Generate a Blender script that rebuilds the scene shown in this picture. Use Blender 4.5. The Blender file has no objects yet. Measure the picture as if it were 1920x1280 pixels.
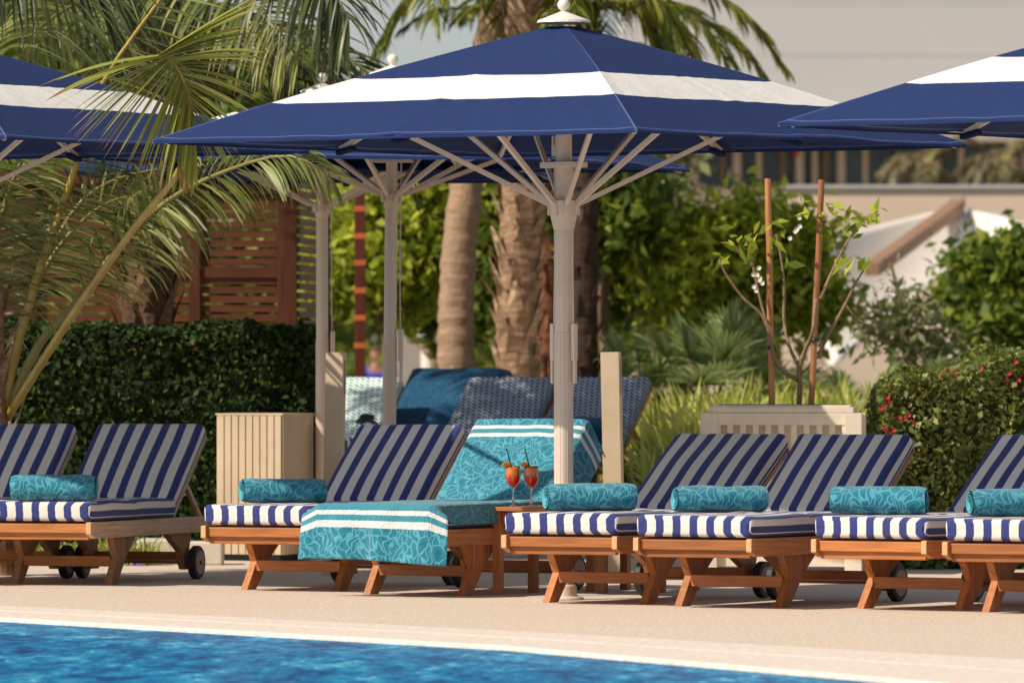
import bpy, bmesh, math, random
import numpy as np
from mathutils import Vector, Matrix, noise
R = math.radians
random.seed(7); rng = np.random.default_rng(7)
sc = bpy.context.scene
col = sc.collection

# ------------------------------------------------------------------ camera
F, H, HY = 13700.0, 1.19, 690.0          # focal length in photo pixels, eye height, horizon row
cd = bpy.data.cameras.new('camera'); cam = bpy.data.objects.new('camera', cd); col.objects.link(cam)
cd.sensor_width = 36; cd.lens = F/1920*36; cd.shift_y = 50/1920
cd.clip_start = 1; cd.clip_end = 3000
cam.location = (0, 0, H); cam.rotation_euler = (R(90), 0, 0)
cd.dof.use_dof = True; cd.dof.focus_distance = 37.6; cd.dof.aperture_fstop = 4.8
sc.camera = cam
# ------------------------------------------------------------------ light
SUN_AZ, SUN_EL = R(61), R(42)            # sun to the left of and behind the camera
w = bpy.data.worlds.new('World'); sc.world = w; w.use_nodes = True
nt = w.node_tree; bg = nt.nodes['Background']
sky = nt.nodes.new('ShaderNodeTexSky'); sky.sky_type = 'NISHITA'; sky.sun_disc = False
sky.sun_elevation = SUN_EL; sky.sun_rotation = R(180)+SUN_AZ
sky.air_density = 1.0; sky.dust_density = 0.8; sky.ozone_density = 3.0
hz = nt.nodes.new('ShaderNodeHueSaturation'); hz.inputs['Saturation'].default_value = 0.45
nt.links.new(sky.outputs[0], hz.inputs['Color']); nt.links.new(hz.outputs[0], bg.inputs[0]); bg.inputs[1].default_value = 0.095
sl = bpy.data.lights.new('sun', 'SUN'); sun = bpy.data.objects.new('sun', sl); col.objects.link(sun)
sl.energy = 4.7; sl.angle = R(0.55); sl.color = (1.0, 0.90, 0.76)
d = Vector((math.sin(SUN_AZ)*math.cos(SUN_EL), math.cos(SUN_AZ)*math.cos(SUN_EL), -math.sin(SUN_EL)))
sun.rotation_euler = d.to_track_quat('-Z', 'Y').to_euler(); sun.location = (-20, -20, 30)
sc.view_settings.view_transform = 'Standard'; sc.view_settings.look = 'None'
sc.view_settings.exposure = 0.1; sc.view_settings.gamma = 1.0

# ------------------------------------------------------------------ helpers
def at(x, y, D): return Vector(((x-960)*D/F, D, H+(HY-y)*D/F))   # photo pixel at distance D -> place
def gx(x, D): return (x-960)*D/F

def tag(o, label=None, cat=None, group=None, kind=None):
    if label: o['label'] = label
    if cat: o['category'] = cat
    if group: o['group'] = group
    if kind: o['kind'] = kind
    return o
def empty(name, loc=(0,0,0), rz=0, label=None, cat=None, group=None):
    o = bpy.data.objects.new(name, None); col.objects.link(o)
    o.empty_display_size = .2; o.location = loc; o.rotation_euler = (0,0,rz)
    return tag(o, label, cat, group)
kids = {}
def link(o, parent=None):
    col.objects.link(o)
    if parent is not None:
        o.parent = parent; kids.setdefault(parent.name, []).append(o)
    return o
def copy_tree(o, parent=None):
    c = o.copy(); link(c, parent)
    for ch in kids.get(o.name, []): copy_tree(ch, c)
    return c

class MB:
    def __init__(s): s.v=[]; s.f=[]; s.uv=[]; s.mi=[]; s.M=Matrix(); s.m=0
    def add(s, vs, fs, uvs=None):
        b=len(s.v)
        s.v += [tuple(s.M @ Vector(p)) for p in vs]
        for i,f in enumerate(fs):
            s.f.append(tuple(b+k for k in f)); s.mi.append(s.m)
            s.uv.append([uvs[k] for k in f] if uvs else [(vs[k][0],vs[k][1]) for k in f])
        return s
    def box(s, c, d):
        x,y,z=c; a,b,e=d[0]/2,d[1]/2,d[2]/2
        vs=[(x+i*a,y+j*b,z+k*e) for i in(-1,1) for j in(-1,1) for k in(-1,1)]
        return s.add(vs,[(0,1,3,2),(4,6,7,5),(0,4,5,1),(2,3,7,6),(0,2,6,4),(1,5,7,3)])
    def prism(s, prof, x0, x1, axis='x'):
        n=len(prof)
        mk={'x':lambda t,p:(t,p[0],p[1]),'y':lambda t,p:(p[0],t,p[1]),'z':lambda t,p:(p[0],p[1],t)}[axis]
        vs=[mk(x0,p) for p in prof]+[mk(x1,p) for p in prof]
        fs=[tuple(range(n))[::-1],tuple(range(n,2*n))]+[(i,(i+1)%n,n+(i+1)%n,n+i) for i in range(n)]
        return s.add(vs,fs)
    def tube(s, pts, rad, n=8, cap=True):
        pts=[Vector(p) for p in pts]
        if not hasattr(rad,'__len__'): rad=[rad]*len(pts)
        vs=[];fs=[];uv=[]; up=None; L=0
        for i,p in enumerate(pts):
            t=(pts[min(i+1,len(pts)-1)]-pts[max(i-1,0)]).normalized()
            if up is None: up=Vector((0,0,1)) if abs(t.z)<.9 else Vector((1,0,0))
            a=t.cross(up).normalized(); b=a.cross(t).normalized(); up=b
            if i: L+=(p-pts[i-1]).length
            for k in range(n):
                q=2*math.pi*k/n
                vs.append(tuple(p+(a*math.cos(q)+b*math.sin(q))*rad[i])); uv.append((k/n,L))
        for i in range(len(pts)-1):
            for k in range(n):
                fs.append((i*n+k,i*n+(k+1)%n,(i+1)*n+(k+1)%n,(i+1)*n+k))
        if cap: fs.append(tuple(range(n))[::-1]); fs.append(tuple((len(pts)-1)*n+k for k in range(n)))
        return s.add(vs,fs,uv)
    def bar(s, a, b, w_, h_):
        a=Vector(a); b=Vector(b); t=(b-a).normalized(); up=Vector((0,0,1)) if abs(t.z)<.95 else Vector((0,1,0))
        x=t.cross(up).normalized()*w_/2; y=x.cross(t).normalized()*h_/2
        vs=[a-x-y,a+x-y,a+x+y,a-x+y,b-x-y,b+x-y,b+x+y,b-x+y]
        return s.add(vs,[(3,2,1,0),(4,5,6,7),(0,1,5,4),(1,2,6,5),(2,3,7,6),(3,0,4,7)])
    def lathe(s, prof, c=(0,0,0), n=24):
        vs=[];fs=[]
        for r_,z in prof:
            for k in range(n):
                q=2*math.pi*k/n; vs.append((c[0]+r_*math.cos(q),c[1]+r_*math.sin(q),c[2]+z))
        for i in range(len(prof)-1):
            for k in range(n): fs.append((i*n+k,i*n+(k+1)%n,(i+1)*n+(k+1)%n,(i+1)*n+k))
        return s.add(vs,fs)
    def build(s, name, mats, parent=None, bevel=0, smooth=False, segs=2):
        me=bpy.data.meshes.new(name); me.from_pydata(s.v,[],s.f)
        if not isinstance(mats,(list,tuple)): mats=[mats]
        for m in mats: me.materials.append(m)
        me.polygons.foreach_set('material_index', s.mi)
        u=me.uv_layers.new(name='UVMap'); flat=[c for f in s.uv for p in f for c in p[:2]]
        u.data.foreach_set('uv', flat)
        if smooth: me.polygons.foreach_set('use_smooth',[True]*len(me.polygons))
        me.update()
        o=bpy.data.objects.new(name, me); link(o, parent)
        if bevel:
            b=o.modifiers.new('bevel','BEVEL'); b.width=bevel; b.segments=segs; b.limit_method='ANGLE'; b.angle_limit=R(40)
        return o

def np_obj(name, V, n, mats, parent=None, smooth=False, UV=None, mi=None):
    """V: (faces*n, 3) unshared corners or (V, Fidx) tuple"""
    if isinstance(V, tuple):
        if len(V)==3: V, Fi, UV = V
        else: V, Fi = V
    else: Fi = np.arange(len(V)).reshape(-1, n)
    me=bpy.data.meshes.new(name)
    me.vertices.add(len(V)); me.vertices.foreach_set('co', np.asarray(V,dtype=np.float32).ravel())
    me.loops.add(Fi.size); me.loops.foreach_set('vertex_index', Fi.ravel().astype(np.int32))
    me.polygons.add(len(Fi)); me.polygons.foreach_set('loop_start', (np.arange(len(Fi))*n).astype(np.int32))
    me.polygons.foreach_set('loop_total', np.full(len(Fi), n, dtype=np.int32))
    if not isinstance(mats,(list,tuple)): mats=[mats]
    for m in mats: me.materials.append(m)
    if mi is not None: me.polygons.foreach_set('material_index', np.asarray(mi,dtype=np.int32))
    if smooth: me.polygons.foreach_set('use_smooth', np.ones(len(Fi),dtype=bool))
    if UV is not None:
        u=me.uv_layers.new(name='UVMap'); u.data.foreach_set('uv', UV[Fi.ravel()].astype(np.float32).ravel())
    me.update(calc_edges=True); me.validate()
    o=bpy.data.objects.new(name, me); return link(o, parent)

# ------------------------------------------------------------------ materials
class NT:
    def __init__(s, name, rough=.6, spec=.4):
        s.m=bpy.data.materials.new(name); s.m.use_nodes=True; s.t=s.m.node_tree; s.N=s.t.nodes; s.L=s.t.links
        s.p=s.N['Principled BSDF']; s.p.inputs['Roughness'].default_value=rough; s.p.inputs['Specular IOR Level'].default_value=spec
    def n(s, typ, **k):
        x=s.N.new('ShaderNode'+typ)
        for a,b in k.items():
            if a.startswith('i_'): x.inputs[int(a[2:]) if a[2:].isdigit() else a[2:]].default_value=b
            else: setattr(x,a,b)
        return x
    def l(s,a,b): s.L.new(a,b)
    def coord(s, which='Object', scale=(1,1,1), rot=(0,0,0)):
        c=s.n('TexCoord'); m=s.n('Mapping'); m.inputs['Scale'].default_value=scale; m.inputs['Rotation'].default_value=rot
        s.l(c.outputs[which],m.inputs[0]); return m.outputs[0]
    def noise(s, vec, scale, detail=4, rough=.6, dist=0):
        x=s.n('TexNoise'); x.inputs['Scale'].default_value=scale; x.inputs['Detail'].default_value=detail
        x.inputs['Roughness'].default_value=rough; x.inputs['Distortion'].default_value=dist; s.l(vec,x.inputs['Vector']); return x.outputs['Fac']
    def ramp(s, fac, stops, interp='LINEAR'):
        x=s.n('ValToRGB'); e=x.color_ramp.elements; x.color_ramp.interpolation=interp
        while len(e)<len(stops): e.new(.5)
        for i,(p,c) in enumerate(stops): e[i].position=p; e[i].color=(c[0],c[1],c[2],1)
        s.l(fac,x.inputs[0]); return x.outputs[0]
    def math(s, op, a, b=None, c=None):
        x=s.n('Math',operation=op)
        for i,v in enumerate((a,b,c)):
            if v is None: continue
            if isinstance(v,(int,float)): x.inputs[i].default_value=v
            else: s.l(v,x.inputs[i])
        return x.outputs[0]
    def mix(s, fac, a, b, mode='MIX'):
        x=s.n('Mix',data_type='RGBA',blend_type=mode)
        for i,v in ((0,fac),(6,a),(7,b)):
            if isinstance(v,(int,float)): x.inputs[i].default_value=v
            elif isinstance(v,tuple): x.inputs[i].default_value=(*v[:3],1)
            else: s.l(v,x.inputs[i])
        return x.outputs[2]
    def bump(s, h, strength=.3, dist=.01):
        x=s.n('Bump'); x.inputs['Strength'].default_value=strength; x.inputs['Distance'].default_value=dist
        s.l(h,x.inputs['Height']); s.l(x.outputs[0],s.p.inputs['Normal'])
    def base(s, c):
        if isinstance(c,tuple): s.p.inputs['Base Color'].default_value=(*c,1)
        else: s.l(c,s.p.inputs['Base Color'])
        return s

def plain(name, c, rough=.6, var=.12, scale=6, bump=.1, spec=.4, metal=0):
    t=NT(name,rough,spec); v=t.coord('Object'); f=t.noise(v,scale,6)
    t.base(t.ramp(f,[(.3,tuple(x*(1-var) for x in c)),(.7,tuple(min(1,x*(1+var)) for x in c))]))
    if bump: t.bump(t.noise(v,scale*12,3),bump,.004)
    t.p.inputs['Metallic'].default_value=metal
    return t.m
def wood(name, axis, c1, c2, rough=.5, spec=.35, grain=1.0):
    s=[46,46,46]; s['xyz'.index(axis)]=2.2
    t=NT(name,rough,spec); v=t.coord('Object',tuple(s)); f=t.noise(v,1.0*grain,5,.65,.6)
    oi=t.n('ObjectInfo'); v2=t.coord('Object',(1,1,1)); f2=t.noise(v2,5,3)
    a=t.ramp(f,[(.28,c2),(.5,c1),(.74,tuple(min(1,x*1.35) for x in c1))])
    a=t.mix(t.math('MULTIPLY',f2,.45),a,tuple(x*.55 for x in c1))
    hs=t.n('HueSaturation'); t.l(a,hs.inputs['Color']); t.l(t.math('MULTIPLY_ADD',oi.outputs['Random'],.5,.72),hs.inputs['Value'])
    t.base(hs.outputs[0]); t.bump(f,.25,.002)
    return t.m
TEAK1=(.43,.15,.042); TEAK2=(.22,.065,.018)
WX=wood('teak_x','x',TEAK1,TEAK2); WY=wood('teak_y','y',(.46,.18,.06),(.28,.10,.032)); WZ=wood('teak_z','z',(.45,.165,.052),(.24,.078,.022))
WYW=wood('sunlit_weathered_teak_y','y',(.58,.40,.26),(.36,.23,.14),.7,.2); WZW=wood('weathered_teak_z','z',(.42,.22,.11),(.26,.12,.06),.7,.2); WXW=wood('weathered_teak_x','x',(.42,.16,.05),(.24,.08,.025),.6,.3)  # weathered rail teak, lightened further to stand in for sun on it
ENDG=plain('teak_end_grain',(.62,.36,.17),.7,.15,60)
WR=wood('cedar_x','x',(.13,.044,.019),(.06,.018,.009),.6,.2); WRZ=wood('cedar_z','z',(.10,.032,.014),(.045,.014,.007),.6,.2)
CREAM=plain('cream_paint',(.56,.43,.29),.5,.14,3,.08)
CREAM2=plain('cream_planter_paint',(.74,.64,.50),.55,.13,4,.08)
METAL=plain('taupe_pole',(.66,.54,.44),.38,.05,4,.03,.5)
WHITEP=plain('white_finial',(.78,.72,.62),.4,.05,8,.03)
BLACK=plain('black_rubber',(.02,.018,.017),.55,.3,20,.2)
DARK=plain('dark_plastic',(.03,.03,.032),.4,.1)
TANW=plain('tan_wheel_disc',(.40,.26,.19),.6,.15,20)
STONE=plain('white_stone',(.62,.54,.44),.8,.15,10,.3)
ORANGE=plain('orange_slice',(.85,.35,.04),.5,.2,40)

def stripes(name, navy, white, period=.102, duty=.235):
    t=NT(name,.85,.15); c=t.n('TexCoord'); sp=t.n('SeparateXYZ'); t.l(c.outputs['UV'],sp.inputs[0])
    fr=t.math('FRACT',t.math('MULTIPLY_ADD',sp.outputs[0],1/period,100.5))
    a=t.math('ABSOLUTE',t.math('SUBTRACT',fr,.5)); m=t.n('MapRange'); m.inputs[1].default_value=duty-.012; m.inputs[2].default_value=duty+.012; t.l(a,m.inputs[0])
    v=t.coord('Object',(1,1,1)); f=t.noise(v,9,4); g=t.noise(v,420,2)
    wv=t.mix(t.math('MULTIPLY',f,.3),white,tuple(x*.75 for x in white)); nv=t.mix(t.math('MULTIPLY',g,.5),navy,tuple(x*1.7+.004 for x in navy))
    t.base(t.mix(m.outputs[0],nv,wv)); t.bump(t.math('ADD',g,t.math('MULTIPLY',f,2.5)),.35,.004)
    t.p.inputs['Sheen Weight'].default_value=.15
    return t.m
STRIPE=stripes('navy_white_stripe',(.030,.040,.155),(.74,.69,.63))

def canopy_mat():
    t=NT('canopy_cloth',.8,.2); c=t.n('TexCoord'); sp=t.n('SeparateXYZ'); t.l(c.outputs['UV'],sp.inputs[0])
    u,v=sp.outputs[0],sp.outputs[1]
    o=t.coord('Object'); f=t.noise(o,3.5,5,.65); g=t.noise(t.coord('Object',(1,1,1)),240,2); st=t.noise(t.coord('Object',(2,2,9)),8,4)
    band=t.math('MULTIPLY',t.math('GREATER_THAN',v,.512),t.math('LESS_THAN',v,.712))
    navy=t.mix(st,(.009,.021,.084),(.015,.033,.120)); navy=t.mix(t.math('MULTIPLY',g,.35),navy,(.028,.052,.165))
    white=t.mix(f,(.80,.77,.72),(.70,.67,.62))
    a=t.mix(band,navy,white)
    seam=t.math('GREATER_THAN',t.math('ABSOLUTE',u),.9945); hem=t.math('MULTIPLY',t.math('GREATER_THAN',v,.978),t.math('LESS_THAN',v,.983))
    a=t.mix(t.math('MULTIPLY',t.math('MAXIMUM',seam,hem),.5),a,(.16,.22,.42))
    t.base(a); t.bump(t.math('ADD',t.math('MULTIPLY',f,3),t.math('MULTIPLY',g,.3)),.4,.012)
    return t.m
CANOPY=canopy_mat()
NAVY=plain('navy_cloth',(.009,.016,.06),.85,.2,20,.2,.15)

def towel_mat(name, lo, hi, band=None, sc_=30, bandlist=()):
    t=NT(name,.95,.05); c=t.n('TexCoord'); nz=t.n('TexNoise'); nz.inputs['Scale'].default_value=9; nz.inputs['Detail'].default_value=1; t.l(c.outputs['UV'],nz.inputs['Vector'])
    off=t.n('VectorMath',operation='MULTIPLY_ADD'); t.l(nz.outputs['Color'],off.inputs[0]); off.inputs[1].default_value=(.16,.16,0); t.l(c.outputs['UV'],off.inputs[2])
    vo=t.n('TexVoronoi',feature='DISTANCE_TO_EDGE',voronoi_dimensions='2D'); vo.inputs['Scale'].default_value=sc_; mp=t.n('Mapping'); mp.inputs['Scale'].default_value=(1,.62,1); mp.inputs['Rotation'].default_value=(0,0,.5)
    t.l(off.outputs[0],mp.inputs[0]); t.l(mp.outputs[0],vo.inputs['Vector'])
    v2=t.n('TexVoronoi',voronoi_dimensions='2D'); v2.inputs['Scale'].default_value=sc_; t.l(mp.outputs[0],v2.inputs['Vector'])
    d_=vo.outputs['Distance']
    mid=tuple((a*2.2+b)/3.2 for a,b in zip(lo,hi))
    a=t.ramp(d_,[(.0,hi),(.055,hi),(.14,mid),(.20,lo),(.30,mid),(.5,lo)])
    cc=t.mix(t.math('MULTIPLY',v2.outputs['Distance'],.35),a,mid)
    fz=t.noise(t.coord('Object'),600,2); big=t.noise(t.coord('Object'),6,2)
    cc=t.mix(t.math('MULTIPLY',fz,.3),cc,lo)
    sp=t.n('SeparateXYZ'); t.l(c.outputs['UV'],sp.inputs[0])
    wob=t.math('ADD',sp.outputs[1],t.math('MULTIPLY',big,.006))
    for (a0,a1,colr) in bandlist:
        mk=t.math('MULTIPLY',t.math('GREATER_THAN',wob,a0),t.math('LESS_THAN',wob,a1)); cc=t.mix(mk,cc,colr)
    t.base(cc); t.bump(t.math('ADD',t.math('MULTIPLY',t.math('MINIMUM',d_,.2),-4.5),t.math('MULTIPLY',fz,.8)),.7,.005)
    t.p.inputs['Sheen Weight'].default_value=.3
    return t.m
LO,HI=(.003,.15,.235),(.13,.45,.55)
TOWEL=towel_mat('turquoise_towel',LO,HI)
TEDGE=plain('towel_edge',(.10,.38,.46),.95,.2,60,.4,.05)
BT=(.05,.27,.35); WT=(.72,.72,.72)
TOWELB=towel_mat('turquoise_towel_banded',LO,HI,bandlist=((.185,.225,WT),(.225,.258,BT),(.258,.284,WT),(.284,.34,BT)))
TOWELC=towel_mat('turquoise_towel_back',LO,HI,bandlist=((.10,.127,WT),(.127,.162,BT),(.162,.192,WT)))
TOWELD=towel_mat('deep_blue_towel',(.002,.055,.13),(.01,.10,.20),sc_=20)

def lattice(name, ground, line, dot):
    t=NT(name,.85,.1); c=t.n('TexCoord'); mp=t.n('Mapping'); mp.inputs['Rotation'].default_value=(0,0,.6); mp.inputs['Scale'].default_value=(1,1.25,1); t.l(c.outputs['UV'],mp.inputs[0])
    b=t.n('TexBrick',offset=.5,squash=1); b.inputs['Scale'].default_value=15; b.inputs['Mortar Size'].default_value=.075; b.inputs['Brick Width'].default_value=.9; b.inputs['Row Height'].default_value=.42
    b.inputs['Color1'].default_value=(*ground,1); b.inputs['Color2'].default_value=(*dot,1); b.inputs['Mortar'].default_value=(*line,1); b.inputs['Mortar Smooth'].default_value=.1; b.inputs['Bias'].default_value=-.35
    t.l(mp.outputs[0],b.inputs['Vector']); t.base(b.outputs[0]); return t.m
LAT_SUN=lattice('sunlit_lattice_fabric',(.10,.28,.28),(.86,.86,.82),(.45,.60,.57))  # lattice fabric as seen in sun, the light put into its colours
LAT_SHADE=lattice('shaded_lattice_fabric',(.012,.028,.075),(.46,.49,.54),(.09,.13,.20))  # same lattice fabric, with the shade over it put into darker colours

def leaf_mat(name, dark, mid, light, rough=.45, trans=.25, spec=.4, tip=0):
    t=NT(name,rough,spec); g=t.n('NewGeometry')
    c=t.ramp(g.outputs['Random Per Island'],[(0,dark),(.55,mid),(1,light)])
    v=t.coord('Object'); f=t.noise(v,2.2,3); c=t.mix(t.math('MULTIPLY',f,.35),c,dark)
    if tip:
        tc=t.n('TexCoord'); sp=t.n('SeparateXYZ'); t.l(tc.outputs['UV'],sp.inputs[0]); mr=t.n('MapRange'); t.l(t.math('ADD',sp.outputs[1],t.math('MULTIPLY',sp.outputs[0],.12)),mr.inputs[0]); mr.inputs[1].default_value=tip; mr.inputs[2].default_value=tip+.06
        c=t.mix(t.math('MULTIPLY',mr.outputs[0],.9),c,(.36,.17,.07))
    t.base(c); tr=t.n('BsdfTranslucent'); hs=t.n('HueSaturation'); hs.inputs['Value'].default_value=1.5; hs.inputs['Hue'].default_value=.485; t.l(c,hs.inputs['Color']); t.l(hs.outputs[0],tr.inputs[0])
    mx=t.n('MixShader'); mx.inputs[0].default_value=trans; t.l(t.p.outputs[0],mx.inputs[1]); t.l(tr.outputs[0],mx.inputs[2]); t.l(mx.outputs[0],t.N['Material Output'].inputs[0])
    return t.m
HEDGE=leaf_mat('hedge_leaf',(.012,.027,.008),(.024,.050,.011),(.08,.13,.022),.6,.15,.15)
TREE=leaf_mat('tree_leaf',(.14,.21,.03),(.36,.43,.04),(.70,.70,.10),.5,.52,.2)
TREE2=leaf_mat('dark_tree_leaf',(.06,.115,.02),(.16,.23,.03),(.42,.48,.07),.5,.45,.2)
OLIVE=leaf_mat('olive_leaf',(.12,.14,.05),(.21,.23,.09),(.34,.34,.14),.5,.35)
FLOWH=leaf_mat('flower_hedge_leaf',(.07,.11,.018),(.17,.21,.04),(.46,.42,.12),.45,.28)
GRASS=leaf_mat('grass_blade',(.26,.31,.04),(.50,.52,.09),(.72,.68,.2),.45,.45)
STRAP=leaf_mat('strap_leaf',(.10,.15,.02),(.28,.34,.06),(.58,.58,.2),.4,.4)
FANP=leaf_mat('fan_palm_leaf',(.14,.20,.06),(.26,.35,.12),(.50,.56,.26),.5,.45,.25)
PALMD=leaf_mat('palm_leaf_dark',(.03,.045,.014),(.075,.10,.03),(.20,.20,.07),.4,.35,.4,1.0)
PALML=leaf_mat('palm_leaf_pale',(.12,.16,.04),(.24,.29,.08),(.46,.46,.17),.42,.4,.4,.93)
PALMB=leaf_mat('palm_leaf_bright',(.09,.13,.015),(.22,.26,.03),(.55,.52,.10),.42,.45,.4,1.0)
DATE=leaf_mat('dry_palm_leaf',(.12,.10,.05),(.20,.165,.08),(.28,.23,.12),.6,.2)
PALMF=leaf_mat('palm_leaf_fan',(.24,.27,.05),(.42,.44,.10),(.62,.58,.2),.42,.45,.4,.90)
RACH=plain('palm_rachis',(.40,.28,.06),.45,.2,8)
RACH2=plain('palm_rachis_green',(.24,.22,.06),.45,.2,8)
REDF=plain('red_petal',(.55,.02,.05),.6,.2,30); PURF=plain('purple_petal',(.16,.06,.42),.6,.2,30); WHF=plain('white_petal',(.80,.76,.66),.6,.1,30)
BARKR=None
def bark_mat(name, a, b, ring=True):
    t=NT(name,.9,.1); v=t.coord('Object',(1,1,3.5)); f=t.noise(v,7,6,.7,.4); g=t.noise(t.coord('Object',(1,1,.35)),30,4)
    ge=t.n('NewGeometry'); g=t.math('MULTIPLY_ADD',ge.outputs['Random Per Island'],.9,t.math('MULTIPLY_ADD',g,.6,-.35))
    t.base(t.mix(t.math('MULTIPLY',g,.75),t.ramp(f,[(.3,b),(.6,a),(.8,tuple(x*1.3 for x in a))]),b)); t.bump(t.math('ADD',f,g),.6,.03); return t.m
BARK1=bark_mat('ringed_palm_bark',(.66,.46,.31),(.26,.16,.10)); BARK2=bark_mat('fibrous_palm_bark',(.72,.50,.32),(.17,.09,.05)); BARK3=bark_mat('dark_palm_bark',(.13,.085,.06),(.035,.022,.016))
BARK3B=bark_mat('brown_palm_bark',(.30,.18,.10),(.09,.05,.03)); BARKT=bark_mat('grey_twig_bark',(.36,.25,.16),(.20,.13,.08))
BAMB=wood('stake_wood','z',(.44,.19,.07),(.28,.10,.035))

# ------------------------------------------------------------------ ground, deck, pool
def deck_mat(name, c1, c2, fine=48, b=.5):
    t=NT(name,.85,.2); v=t.coord('Object'); f=t.noise(v,fine,3,.7); g=t.noise(v,1.1,6,.6); s_=t.noise(t.coord('Object',(1,.25,1)),14,4,.7)
    a=t.ramp(f,[(.38,c2),(.5,c1),(.62,tuple(min(1,x*1.25) for x in c1))]); a=t.mix(t.math('MULTIPLY',g,.35),a,tuple(x*.7 for x in c1)); a=t.mix(t.math('MULTIPLY',s_,.3),a,c2); pt=t.noise(t.coord('Object',(.5,1,1)),2.3,5,.7,1.0); a=t.mix(t.math('MULTIPLY',t.math('GREATER_THAN',pt,.60),.16),a,c2)
    t.base(a); t.bump(f,b,.004); return t.m
DECK=deck_mat('pebble_deck',(.70,.58,.47),(.48,.38,.29))
COPE=deck_mat('coping_stone',(.74,.64,.55),(.66,.56,.47),25,.04)
SOIL=deck_mat('soil',(.10,.085,.04),(.05,.045,.02),20,.8)
FARG=deck_mat('far_ground',(.32,.26,.17),(.2,.16,.09),6,.3)
def sheet(name, pts, z, m, kind='structure'):
    b=MB(); b.add([(x,y,z) for x,y in pts],[tuple(range(len(pts)))]); o=b.build(name,m); tag(o,kind=kind); return o
# pool border (deck/coping) and water edge, both curving slightly
bord=[(-30,73),(-8,44.2),(-2.57,36.6),(0,33.07),(2.09,29.8),(5,24.6),(9,16),(12,6)]
edge=[(-30.6,71.6),(-8.2,42.7),(-2.53,35.1),(-.02,31.4),(1.42,28.2),(3.4,23.6),(7.0,15.2),(10.1,6)]
def strip(name, A, B, za, zb, m):
    b=MB(); n=len(A); b.add([(x,y,za) for x,y in A]+[(x,y,zb) for x,y in B],[(i,n+i,n+i+1,i+1) for i in range(n-1)]); return b
SW=(-60,73)
sheet('ground',[(-1500,44.9),(1500,44.9),(1500,2500),(-1500,2500)],-.03,FARG)
db=MB(); n=len(bord)                         # deck on the land side of the pool
db.add([(x,y,0) for x,y in bord]+[(60,6,0),(60,60,0),(-30,80,0)],[tuple(range(n+3))])
tag(db.build('pool_deck',DECK),kind='structure')
cb=MB(); mid=[((a[0]*.55+b[0]*.45),(a[1]*.55+b[1]*.45)) for a,b in zip(bord,edge)]
def rows(b, lines):
    n=len(lines[0]); vs=[p for l in lines for p in l]
    b.add(vs,[(r*n+i,(r+1)*n+i,(r+1)*n+i+1,r*n+i+1) for r in range(len(lines)-1) for i in range(n-1)])
sh=lambda P,k:[(x-k*.8,y-k*.6) for x,y in P]
rows(cb,[[(x,y,.0) for x,y in bord],[(x,y,.004) for x,y in sh(bord,.01)],[(x,y,.004) for x,y in mid],[(x,y,.001) for x,y in sh(mid,.012)],[(x,y,-.001) for x,y in edge],[(x,y,-.012) for x,y in sh(edge,.012)],[(x,y,-1.4) for x,y in edge]])
tag(cb.build('pool_coping',COPE),kind='structure')
def water_mat():
    t=NT('pool_water',.06,.5); v=t.coord('Object',(1,.30,1)); a=t.noise(v,4.2,4,.6,.8); b=t.noise(v,17,4,.7,.6); c=t.noise(v,1.0,2)
    vo=t.n('TexVoronoi',feature='SMOOTH_F1'); vo.inputs['Scale'].default_value=3.4; t.l(t.coord('Object',(1,.5,1)),vo.inputs['Vector'])
    f=t.math('ADD',t.math('MULTIPLY',b,.5),t.math('MULTIPLY',a,.5))
    cc=t.ramp(f,[(.36,(.001,.035,.12)),(.46,(.002,.10,.27)),(.55,(.010,.23,.44)),(.62,(.10,.42,.60)),(.69,(.60,.76,.78))])  # ripple highlights and dark patches painted into the diffuse colour
    h=t.math('ADD',t.math('MULTIPLY',a,1.0),t.math('MULTIPLY',b,.35))
    df=t.n('BsdfDiffuse'); gl=t.n('BsdfGlossy'); gl.inputs['Roughness'].default_value=.08; gl.inputs['Color'].default_value=(.75,.9,1,1)
    x=t.n('Bump'); x.inputs['Strength'].default_value=1; x.inputs['Distance'].default_value=.12; t.l(h,x.inputs['Height']); t.l(x.outputs[0],gl.inputs['Normal'])
    t.l(cc,df.inputs['Color']); ms=t.n('MixShader'); ms.inputs[0].default_value=.17; t.l(df.outputs[0],ms.inputs[1]); t.l(gl.outputs[0],ms.inputs[2]); t.l(ms.outputs[0],t.N['Material Output'].inputs[0])
    return t.m
wb=MB(); wb.add([(x,y,-.022) for x,y in edge]+[(-60,6,-.022),(-60,71,-.022)],[tuple(range(n+2))]); tag(wb.build('water',water_mat()),kind='structure')
sheet('pool_floor',[(-60,6),(12,6),(12,75),(-60,75)],-1.5,plain('pool_tile',(.05,.35,.5),.5))
sheet('near_deck',[(-200,6),(200,6),(200,-200),(-200,-200)],-.004,DECK)
# raised terrace behind, with its kerb, and the planting bed
tb=MB(); tb.box((.7,50.5,.11),(4.4,9,.22)); tag(tb.build('terrace',DECK,bevel=.01),kind='structure')
bb=MB(); bb.box((9.7,70,.07),(13.4,47,.20)); bb.box((-1.4-8,72,.07),(16,42,.20)); bb.box((.75,77,.07),(4.3,43,.20)); tag(bb.build('planting_bed',SOIL),kind='structure')

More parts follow.
